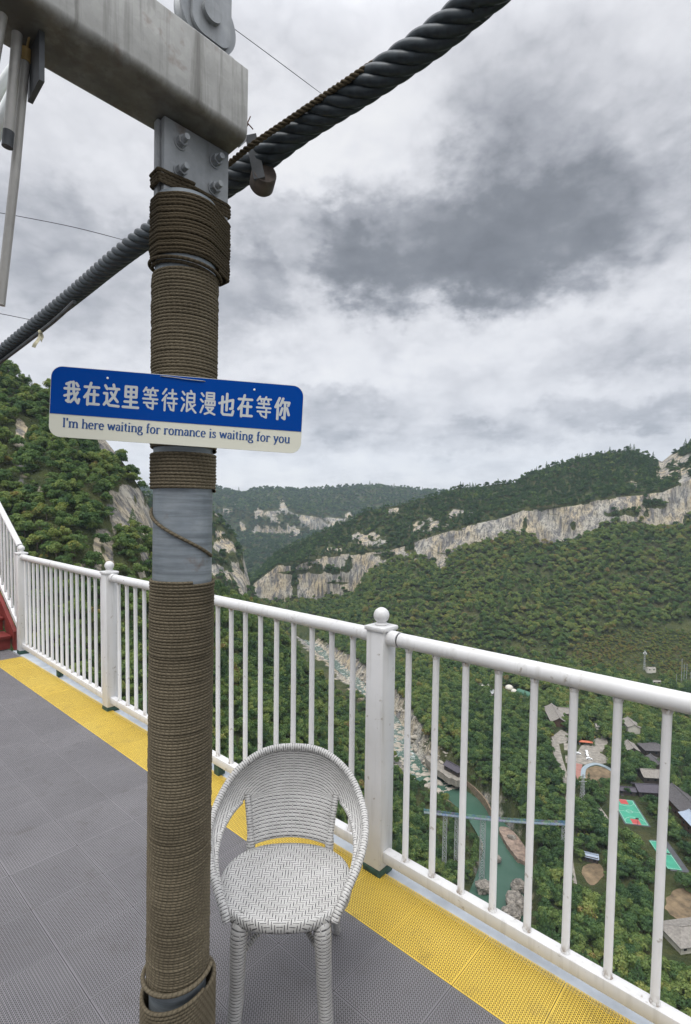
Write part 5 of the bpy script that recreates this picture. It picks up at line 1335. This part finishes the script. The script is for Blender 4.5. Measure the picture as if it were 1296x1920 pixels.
# suspended footbridge with coloured rails on lattice towers
A, B = P(795, 1523, 296), P(1062, 1546, 287)
br = empty('footbridge', tuple(A), 'long slim footbridge with rainbow coloured rails high over the green river', 'bridge')
d = B - A; Lb = d.length; dn = d.normalized(); sd_ = Vector((-dn.y, dn.x, 0))
def sag(t): return A * (1 - t) + B * t - A + Vector((0, 0, -3.2 * 4 * t * (1 - t) * .35))
m, n = mat('rainbow_paint', .5, .4)
t = n.node('ShaderNodeTexCoord').outputs['Object']
hs = n.node('ShaderNodeHueSaturation'); n.set(hs.inputs['Color'], n.ramp(n.noise(t, .12, 2, .5), [(.3, (.05, .12, .30)), (.42, (.09, .24, .29)), (.5, (.18, .12, .28)), (.58, (.13, .26, .14)), (.68, (.07, .15, .33))])); n.l.new(hs.outputs[0], n.b.inputs['Base Color']); M['rainbow'] = m
q = MB()
for i in range(30):
    a, b = sag(i / 30), sag((i + 1) / 30); q.box((a + b) / 2, (Lb / 30 + .05, 2.2, .25), Matrix.Rotation(math.atan2(dn.y, dn.x), 4, 'Z'))
q.build('deck', simple('weathered_bridge_planks', (.16, .18, .20), .4, .5, .8), br, False)
for off in (-1.15, 1.15):
    q = MB()
    for hgt in (.45, .9, 1.35): q.tube([sag(i / 30) + sd_ * off + Vector((0, 0, hgt)) for i in range(31)], .085, 5)
    for i in range(46): p_ = sag(i / 45) + sd_ * off; q.tube([p_, p_ + Vector((0, 0, 1.4))], .07, 4)
    q.build('railing', M['rainbow'], br, False)
for (uu, vv, wd) in ((836, 1625, 2.2), (858, 1600, 1.8), (908, 1662, 2.8), (1058, 1590, 2.0)):
    t = ((uu - 795) / (1062 - 795)); top = sag(t); bz_ = P(uu, vv, A.y * (1 - t) + B.y * t).z - A.z - 4
    q = MB(); hh = top.z - bz_; ns = max(4, int(hh / 3))
    for i in range(ns):
        for sx_, sy_ in ((-1, -1), (1, -1), (1, 1), (-1, 1)):
            a = top + dn * sx_ * wd / 2 + sd_ * sy_ * .9; z0_, z1_ = bz_ + hh * i / ns, bz_ + hh * (i + 1) / ns
            q.tube([Vector((a.x, a.y, z0_)), Vector((a.x, a.y, z1_))], .13, 4, False)
            b = top + dn * -sx_ * wd / 2 + sd_ * sy_ * .9
            q.tube([Vector((a.x, a.y, z0_)), Vector((b.x, b.y, z1_))], .08, 4, False); q.tube([Vector((a.x, a.y, z1_)), Vector((b.x, b.y, z1_))], .08, 4, False)
    q.build('tower', M['steel_grey'], br, False)

# boulders
m, n = mat('bank_rock', .9, .15)
t = n.node('ShaderNodeTexCoord').outputs['Object']
c = n.mix(n.mr(n.noise(t, .35, 6, .65), .35, .65), (.13, .12, .105), (.33, .30, .26)); c = n.mix(n.mr(n.noise(t, 1.1, 5, .7), .52, .66, 0, .85), c, (.045, .043, .04))
n.set(n.b.inputs['Base Color'], c); bump(n, n.noise(t, .8, 6, .7), .9, .8); M['bank_rock'] = m
def boulder(c, r, m, name, lab, seed):
    bm = bmesh.new(); bmesh.ops.create_icosphere(bm, subdivisions=4, radius=1)
    V = np.array([tuple(v.co) for v in bm.verts]); V = np.sign(V) * np.abs(V) ** .7; V = V * (1 + .55 * fbm(V * 1.3 + seed * 7.3, 5, .6)[:, None]); V *= np.array([r, r * .85, r * .75])
    V = np.where(np.abs(V) > 0, V, V); Fc = [[v.index for v in f.verts] for f in bm.faces]; bm.free()
    o = link(name, mesh_np(name, V, Fc, m, None, True, None, 25)); o.location = c; tag(o, lab, 'boulder', 'boulders on the river banks'); return o
for k, (u, v, r, lab) in enumerate(((972, 1662, 5, 'pale boulder highest in the pile on the far river bank'), (966, 1690, 6, 'broad grey boulder in the middle of the far bank pile'), (958, 1716, 5.5, 'pale boulder lowest in the pile on the far river bank'), (983, 1700, 5, 'grey boulder farthest back from the water in the pile'), (906, 1664, 4.5, 'pale rock at the water on the near bank below the bridge tower'), (932, 1610, 2.6, 'small rock in the water under the footbridge'), (960, 1572, 3, 'reddish rock at the water right of the footbridge tower'))):
    boulder(G(u, v, -210), r * .88, M['bank_rock'], 'boulder', lab, k); clear(G(u, v, -210), r + 5, 16)
# strewn river rocks upstream (nobody could count them)
Vs, Fs, b0 = [], [], 0
bm = bmesh.new(); bmesh.ops.create_icosphere(bm, subdivisions=2, radius=1); IV = np.array([tuple(v.co) for v in bm.verts]); IF = np.array([[v.index for v in f.verts] for f in bm.faces]); bm.free()
for k in range(950):
    i = int(RNG.integers(0, 80)); o_ = RNG.normal(0, 1) * (HWID[i] + 7) * .7; r = .6 + 2.6 * RNG.random() ** 4
    s_ = IV * (1 + .3 * fbm(IV * 1.3 + k * 3.7, 3)[:, None]) * np.array([r * (1 + RNG.random()), r, r * .6]); a = RNG.random() * 6.28
    s_ = s_ @ np.array([[math.cos(a), math.sin(a), 0], [-math.sin(a), math.cos(a), 0], [0, 0, 1]])
    x = rv[i, 0] + Nn[i, 0] * o_; y = rv[i, 1] + Nn[i, 1] * o_; zz_ = max(float(zf(x, y)), -212.6)
    Vs.append(s_ + np.array([x, y, zz_])); Fs.append(IF + b0); b0 += len(IV)
o = link('river_rocks', mesh_np('river_rocks', np.concatenate(Vs), np.concatenate(Fs), M['limestone'], None, True, None, 30)); tag(o, 'pale limestone rocks strewn along the shallow upper river', 'rocks', None, 'stuff')

# ------------------------------------------------------------------ trees
m, n = mat('foliage', .75, .2)
lf = n.node('ShaderNodeAttribute', attribute_name='leaf').outputs['Fac']
ti = n.node('ShaderNodeAttribute', attribute_name='tint', attribute_type='INSTANCER').outputs['Fac']
oi = n.node('ShaderNodeObjectInfo').outputs['Random']
tt_ = n.m('ADD', ti, n.m('MULTIPLY', n.m('SUBTRACT', lf, .5), .34))
tt_ = n.m('ADD', tt_, n.m('MULTIPLY', n.m('SUBTRACT', oi, .5), .16))
fc = n.ramp(tt_, [(0, (.030, .066, .030)), (.3, (.064, .120, .042)), (.55, (.118, .178, .054)), (.78, (.195, .240, .070)), (.92, (.22, .21, .06)), (1, (.21, .15, .065))])
n.set(n.b.inputs['Base Color'], fc)
tl = n.node('ShaderNodeBsdfTranslucent'); n.set(tl.inputs[0], n.vm('MULTIPLY', fc, (1.15, 1.25, .6))); mx = n.node('ShaderNodeMixShader'); mx.inputs[0].default_value = .28
n.l.new(n.b.outputs[0], mx.inputs[1]); n.l.new(tl.outputs[0], mx.inputs[2]); n.l.new(mx.outputs[0], n.o.inputs[0]); M['leaf'] = m
M['bark'] = simple('grey_brown_bark', (.10, .08, .06), .3, 2, .95)

def crown_mesh(seed, kind):
    r = np.random.default_rng(seed); V = []; Fc = []; A = []
    def leafq(c, nrm, s_, val):
        t_ = np.cross(nrm, r.normal(size=3)); t_ /= np.linalg.norm(t_) + 1e-9; b_ = np.cross(nrm, t_); k = len(V)
        e = r.uniform(.55, 1.0)
        V.extend([c + t_ * s_, c + b_ * s_ * e + nrm * s_ * .25, c - t_ * s_, c - b_ * s_ * e + nrm * s_ * .1]); Fc.append((k, k + 1, k + 2, k + 3)); A.append(val)
    if kind == 'broad':
        nl = r.integers(8, 13)
        for i in range(nl):
            a = r.random() * 6.28; rr = .33 * math.sqrt(r.random()); z = .42 + .42 * r.random() * (1 - rr * 1.1)
            c = np.array([rr * math.cos(a), rr * math.sin(a), z]) if i else np.array([0, 0, .66]); R_ = r.uniform(.14, .24); lv = r.random()
            for k in range(95):
                d = r.normal(size=3); d /= np.linalg.norm(d)
                if d[2] < -.35: d[2] *= -1
                nn_ = d + r.normal(0, .45, 3); nn_ /= np.linalg.norm(nn_)
                leafq(c + d * R_ * r.uniform(.75, 1.08) * np.array([1, 1, .8]), nn_, r.uniform(.028, .052), np.clip(.5 + (lv - .5) * .8 + r.normal(0, .13), 0, 1))
    else:
        for i in range(15):
            t = i / 14; z = .22 + 1.0 * t; R_ = .34 * (1 - t) ** .8 + .02
            for k in range(int(14 + 62 * (1 - t))):
                a = r.random() * 6.28; q = R_ * math.sqrt(r.uniform(.15, 1)) * (1 + .22 * math.sin(a * 5 + i))
                c = np.array([q * math.cos(a), q * math.sin(a), z - .28 * q + r.normal(0, .012)]); nn_ = np.array([math.cos(a) * .5, math.sin(a) * .5, .8]) + r.normal(0, .35, 3); nn_ /= np.linalg.norm(nn_)
                leafq(c, nn_, r.uniform(.024, .044), np.clip(.45 + r.normal(0, .17), 0, 1))
    return mesh_np('crown', V, np.array(Fc), M['leaf'], None, False, {'leaf': ('FACE', A)})
def trunk_mesh(kind, seed):
    q = MB(); r = random.Random(seed)
    if kind == 'broad':
        q.tube([(0, 0, -.08), (.01, 0, .2), (.0, .01, .42), (.01, .0, .62)], [.034, .024, .018, .008], 7)
        for k in range(5):
            a = k * 1.257 + r.random(); z = .26 + .05 * k; q.tube([(0, 0, z), (.13 * math.cos(a), .13 * math.sin(a), z + .16), (.24 * math.cos(a), .24 * math.sin(a), z + .24)], [.013, .009, .004], 5)
    else: q.tube([(0, 0, -.08), (0, 0, .5), (0, 0, 1.18)], [.028, .02, .004], 7)
    me = mesh_np('trunk', q.V, q.F, M['bark'], None, True); return me
KIND = ['broad', 'broad', 'broad', 'broad', 'conifer']
CM = [crown_mesh(11 + i, k) for i, k in enumerate(KIND)]; TM = [trunk_mesh(k, i) for i, k in enumerate(KIND)]

EX = np.array(EXC)
def excluded(x, y):
    out = np.zeros(len(x), bool)
    for a, b, r in EX: out |= (x - a) ** 2 + (y - b) ** 2 < r * r
    return out
def scatter(pos, rock, spacing, rows=None, thr=.38):
    """random points on a terrain grid, even per real area"""
    a = pos[:-1, :-1]; b = pos[1:, :-1]; c = pos[1:, 1:]; d = pos[:-1, 1:]
    ar = .5 * (np.linalg.norm(np.cross(b - a, c - a), axis=-1) + np.linalg.norm(np.cross(c - a, d - a), axis=-1))
    rk = (rock[:-1, :-1] + rock[1:, 1:]) / 2
    lam = ar / spacing ** 2 * (rk < thr)
    if rows is not None: lam = lam * rows[:-1, :-1]
    nn_ = RNG.poisson(lam); idx = np.repeat(np.arange(lam.size), nn_.ravel()); i, j = np.unravel_index(idx, lam.shape)
    s_, t_ = RNG.random(len(i))[:, None], RNG.random(len(i))[:, None]
    return (a[i, j] * (1 - s_) + b[i, j] * s_) * (1 - t_) + (d[i, j] * (1 - s_) + c[i, j] * s_) * t_

pts = []   # x,y,z,scale,tint,variant,region
def addpts(p, smin, smax, tint0, tvar, conif, region):
    k = len(p); f = fbm(p / 45.0, 4); f2 = fbm(p / 160.0 + 3, 3)
    sc = smin + (smax - smin) * np.clip(RNG.beta(2, 2.4, k) + f * .25, 0, 1.2)
    ti_ = np.clip(tint0 + tvar * (.7 * f + .6 * f2) + RNG.normal(0, .14, k) + (RNG.random(k) < .04) * .22, 0, .98)
    va = np.where(RNG.random(k) < conif, 4, RNG.integers(0, 4, k)); ti_ = np.where(va == 4, ti_ * .55, ti_)
    pts.append(np.column_stack([p, sc, ti_, va, np.full(k, region)]))
pA = scatter(PA, rA, 6.2, ((ppA > .9) & (ppA < 4.6)).astype(float) * ((np.abs(ppA - 2.5) > .30) | (rA < .3)))
pA = pA[~excluded(pA[:, 0], pA[:, 1])]; u_, v_ = uvpix(pA); clearing = np.clip(1.25 - np.sqrt(((u_ - 1215) / 125) ** 2 + ((v_ - 1235) / 48) ** 2), 0, 1) + np.clip(1.2 - np.sqrt(((u_ - 1290) / 60) ** 2 + ((v_ - 1190) / 26) ** 2), 0, 1)
keep = RNG.random(len(pA)) > np.clip(clearing * 1.35 + fbm(pA / 25.0, 3) * .5 * (clearing > 0), 0, .9); clA = clearing[keep] > .12; pA = pA[keep]; u_, v_ = uvpix(pA)
upper = np.array([p_[2] for p_ in pA]) > -60
low = v_ > np.interp(u_, [p_[0] for p_ in cbase], [p_[1] for p_ in cbase])
addpts(pA[low & ~clA], 4.2, 14.5, .55, .42, .04, 1); addpts(pA[~low], 5.0, 12.5, .20, .26, .35, 2)
addpts(pA[low & clA], 2.5, 6, .55, .3, .02, 1)
pg = scatter(PA, np.where(clearing.size, rA, rA), 2.7, ((ppA > 3.4) & (ppA < 4.5)).astype(float)); pg = pg[~excluded(pg[:, 0], pg[:, 1])]; u2, v2_ = uvpix(pg)
kk_ = (np.sqrt(((u2 - 1215) / 130) ** 2 + ((v2_ - 1235) / 50) ** 2) < 1.1) & (RNG.random(len(pg)) < .75); addpts(pg[kk_], 1.8, 5.0, .76, .25, 0, 1)
pC = scatter(PC, rC, 4.1, ((ppC > 1.6) & (ppC < 3.3)).astype(float), .42); kc = ~(np.min([np.hypot(pC[:, 0] - t_.x, pC[:, 1] - t_.y) for t_ in spline([tuple(q_) for q_ in TR], 20).view(np.ndarray).tolist() and [Vector(q_) for q_ in spline([tuple(q_) for q_ in TR], 20)]], axis=0) < 4.5)
pC = pC[kc]; addpts(pC, 3.2, 10.5, .50, .45, .08, 3)
pD = scatter(PD, rD, 7.5, None); addpts(pD, 6, 13, .26, .2, .2, 4)
pE = scatter(PE, rE, 15.0, ((ppE > .95) & (ppE < 4.2)).astype(float), .45); addpts(pE, 12, 26, .14, .25, .12, 5)
gridV = np.stack([X, Y, Z], -1); vis_rows = ((X > -60) & (X < 620) & (Y > 150) & (Y < 900) & ~left & (dist > hw + 5)).astype(float)
pV = scatter(gridV, rockV * 0, 4.2, vis_rows); pV = pV[~excluded(pV[:, 0], pV[:, 1])]
addpts(pV, 5, 13, .48, .42, .04, 6)
pB = scatter(gridV, rockV * 0, 5.2, ((X > 0) & (Y > 180) & (Y < 900) & left & (dist > hw + 3) & (dist < 60)).astype(float)); pB = pB[~excluded(pB[:, 0], pB[:, 1])]; addpts(pB, 5, 9, .40, .3, .03, 6)
fx_ = np.column_stack([RNG.uniform(-520, 250, 3200), RNG.uniform(1150, 2000, 3200), np.full(3200, -231.0)]); addpts(fx_, 12, 18, .28, .2, .1, 5)
# low scrub fills the clearings between the village trees
pS = scatter(gridV, rockV * 0, 3.6, vis_rows * (Y < 600)); pS = pS[~excluded(pS[:, 0], pS[:, 1])]; addpts(pS[RNG.random(len(pS)) < .6], 1.5, 3.6, .55, .4, 0, 6)
T_ = np.concatenate(pts)
# the trees that show largest become things of their own
u_, v_ = uvpix(T_[:, :3]); dd_ = np.linalg.norm(T_[:, :3], axis=1); app = T_[:, 3] / dd_
edge = 1229 + .612 * (u_ - 52) - 6
vis = (u_ > 0) & (u_ < 1296) & (v_ < np.minimum(edge, 1915)) & (T_[:, 3] > 4) & ~((u_ > 278) & (u_ < 402))
chosen = np.zeros(len(T_), bool)
for reg, k in ((3, 110), (6, 150), (1, 12), (4, 5), (2, 14)):
    c = np.where(vis & (T_[:, 6] == reg))[0]
    if reg in (1, 4): c = c[np.argsort(-app[c])][:k]
    elif reg == 2: c = c[(T_[c, 5] == 4)]; c = c[np.argsort(v_[c] - np.interp(u_[c], [p_[0] for p_ in ridge], [p_[1] for p_ in ridge]))][:k]
    else:
        a = np.argsort(-app[c]); c = c[a][:k]
    chosen[c] = True
LAB = {3: ('green tree on the steep wooded slope left of the river', 'trees on the steep near slope'), 6: ('leafy green tree on the valley floor around the hamlet', 'trees on the valley floor'),
       1: ('tree at the foot of the wooded slope beyond the hamlet', 'trees at the foot of the far slope'), 4: ('small tree on the second mountain behind the pole', 'trees on the second mountain'), 2: ('dark conifer on the skyline of the cliff banded mountain', 'conifers along the mountain skyline')}
SRC = {}
for i in np.where(chosen)[0]:
    x, y, z, s_, ti_, va, reg = T_[i]; va = int(va); con = va == 4
    r_ = bpy.data.objects.new('conifer' if con else 'broadleaf_tree', None); COL.objects.link(r_); r_.location = (x, y, z); r_.scale = (s_, s_, s_ * (1.0 if con else random.uniform(.85, 1.1))); r_.rotation_euler = (0, 0, random.random() * 6.28)
    lab, grp = LAB[int(reg)]
    if con and reg != 2: lab, grp = 'narrow dark conifer among the broadleaf trees ' + ('on the steep near slope' if reg == 3 else 'of the valley'), 'conifers among the broadleaf trees ' + ('on the steep slope' if reg == 3 else 'in the valley')
    tag(r_, lab, 'tree', grp)
    c_ = bpy.data.objects.new('crown', CM[va]); COL.objects.link(c_); c_.parent = r_; c_['tint'] = float(ti_)
    t_ = bpy.data.objects.new('trunk', TM[va]); COL.objects.link(t_); t_.parent = r_
    SRC.setdefault(va, c_)
# the one golden tree by the plaza
p = gp(1027, 1395); r_ = empty('golden_tree', tuple(p), 'golden yellow tree at the head of the pale stone path', 'tree'); r_.scale = (11, 11, 13)
c_ = bpy.data.objects.new('crown', CM[1]); COL.objects.link(c_); c_.parent = r_; c_['tint'] = .84
t_ = bpy.data.objects.new('trunk', TM[1]); COL.objects.link(t_); t_.parent = r_
for v in range(5):
    if v not in SRC: SRC[v] = [o for o in bpy.data.objects if o.name.startswith('crown')][0]

def forest(name, rows, lab):
    me = bpy.data.meshes.new(name); me.vertices.add(len(rows)); me.vertices.foreach_set('co', rows[:, :3].astype(np.float32).ravel())
    for k, val in (('scl', rows[:, 3]), ('tall', rows[:, 3] * RNG.uniform(.7, 1.35, len(rows))), ('tint', rows[:, 4]), ('rz', RNG.random(len(rows)) * 6.283)):
        a = me.attributes.new(k, 'FLOAT', 'POINT'); a.data.foreach_set('value', val.astype(np.float32))
    a = me.attributes.new('var', 'INT', 'POINT'); a.data.foreach_set('value', rows[:, 5].astype(np.int32))
    o = link(name, me); tag(o, lab, 'forest', None, 'stuff')
    ng = bpy.data.node_groups.new(name, 'GeometryNodeTree'); ng.interface.new_socket('Geometry', in_out='INPUT', socket_type='NodeSocketGeometry'); ng.interface.new_socket('Geometry', in_out='OUTPUT', socket_type='NodeSocketGeometry')
    N = ng.nodes; Lk = ng.links; gi = N.new('NodeGroupInput'); go = N.new('NodeGroupOutput'); ip = N.new('GeometryNodeInstanceOnPoints'); g2 = N.new('GeometryNodeGeometryToInstance')
    for v in range(4, -1, -1):
        oi_ = N.new('GeometryNodeObjectInfo'); oi_.inputs['Object'].default_value = SRC[v]; oi_.transform_space = 'ORIGINAL'; Lk.new(oi_.outputs['Geometry'], g2.inputs[0])
    def na(k, typ): q_ = N.new('GeometryNodeInputNamedAttribute'); q_.data_type = typ; q_.inputs['Name'].default_value = k; return q_.outputs['Attribute']
    ip.inputs['Pick Instance'].default_value = True
    Lk.new(gi.outputs[0], ip.inputs['Points']); Lk.new(g2.outputs[0], ip.inputs['Instance']); Lk.new(na('var', 'INT'), ip.inputs['Instance Index'])
    cx = N.new('ShaderNodeCombineXYZ'); Lk.new(na('rz', 'FLOAT'), cx.inputs[2]); er = N.new('FunctionNodeEulerToRotation'); Lk.new(cx.outputs[0], er.inputs[0]); Lk.new(er.outputs[0], ip.inputs['Rotation'])
    cs = N.new('ShaderNodeCombineXYZ'); s_ = na('scl', 'FLOAT')
    for k in range(2): Lk.new(s_, cs.inputs[k])
    Lk.new(na('tall', 'FLOAT'), cs.inputs[2])
    Lk.new(cs.outputs[0], ip.inputs['Scale']); Lk.new(ip.outputs[0], go.inputs[0])
    md = o.modifiers.new('trees', 'NODES'); md.node_group = ng; return o
for regs, lab in (((1,), 'dense green woodland covering the slope below the long pale cliff'), ((2,), 'dark woodland above the long pale cliff'), ((3,), 'thick green woodland on the steep near mountainside'), ((4,), 'woodland on the second mountain behind the pole'), ((5,), 'hazy blue green woodland on the distant plateau'), ((6,), 'trees and scrub filling the valley floor')):
    k = np.isin(T_[:, 6], regs) & ~chosen; forest('forest', T_[k], lab)
print('TREES', len(T_), chosen.sum(), [(r, int((T_[:, 6] == r).sum())) for r in range(1, 7)])

# ------------------------------------------------------------------ valley haze
q = MB(); q.box((0, 2350, 125), (9600, 5500, 720))
m = bpy.data.materials.new('haze'); m.use_nodes = True; m.node_tree.nodes.clear(); n = NT(m.node_tree)
pv = n.node('ShaderNodeVolumePrincipled'); pv.inputs['Color'].default_value = (.70, .84, 1, 1); pv.inputs['Density'].default_value = 0.000065; pv.inputs['Anisotropy'].default_value = .1
o_ = n.node('ShaderNodeOutputMaterial'); n.l.new(pv.outputs[0], o_.inputs['Volume'])
tag(q.build('haze', m, smooth=False), kind='stuff')
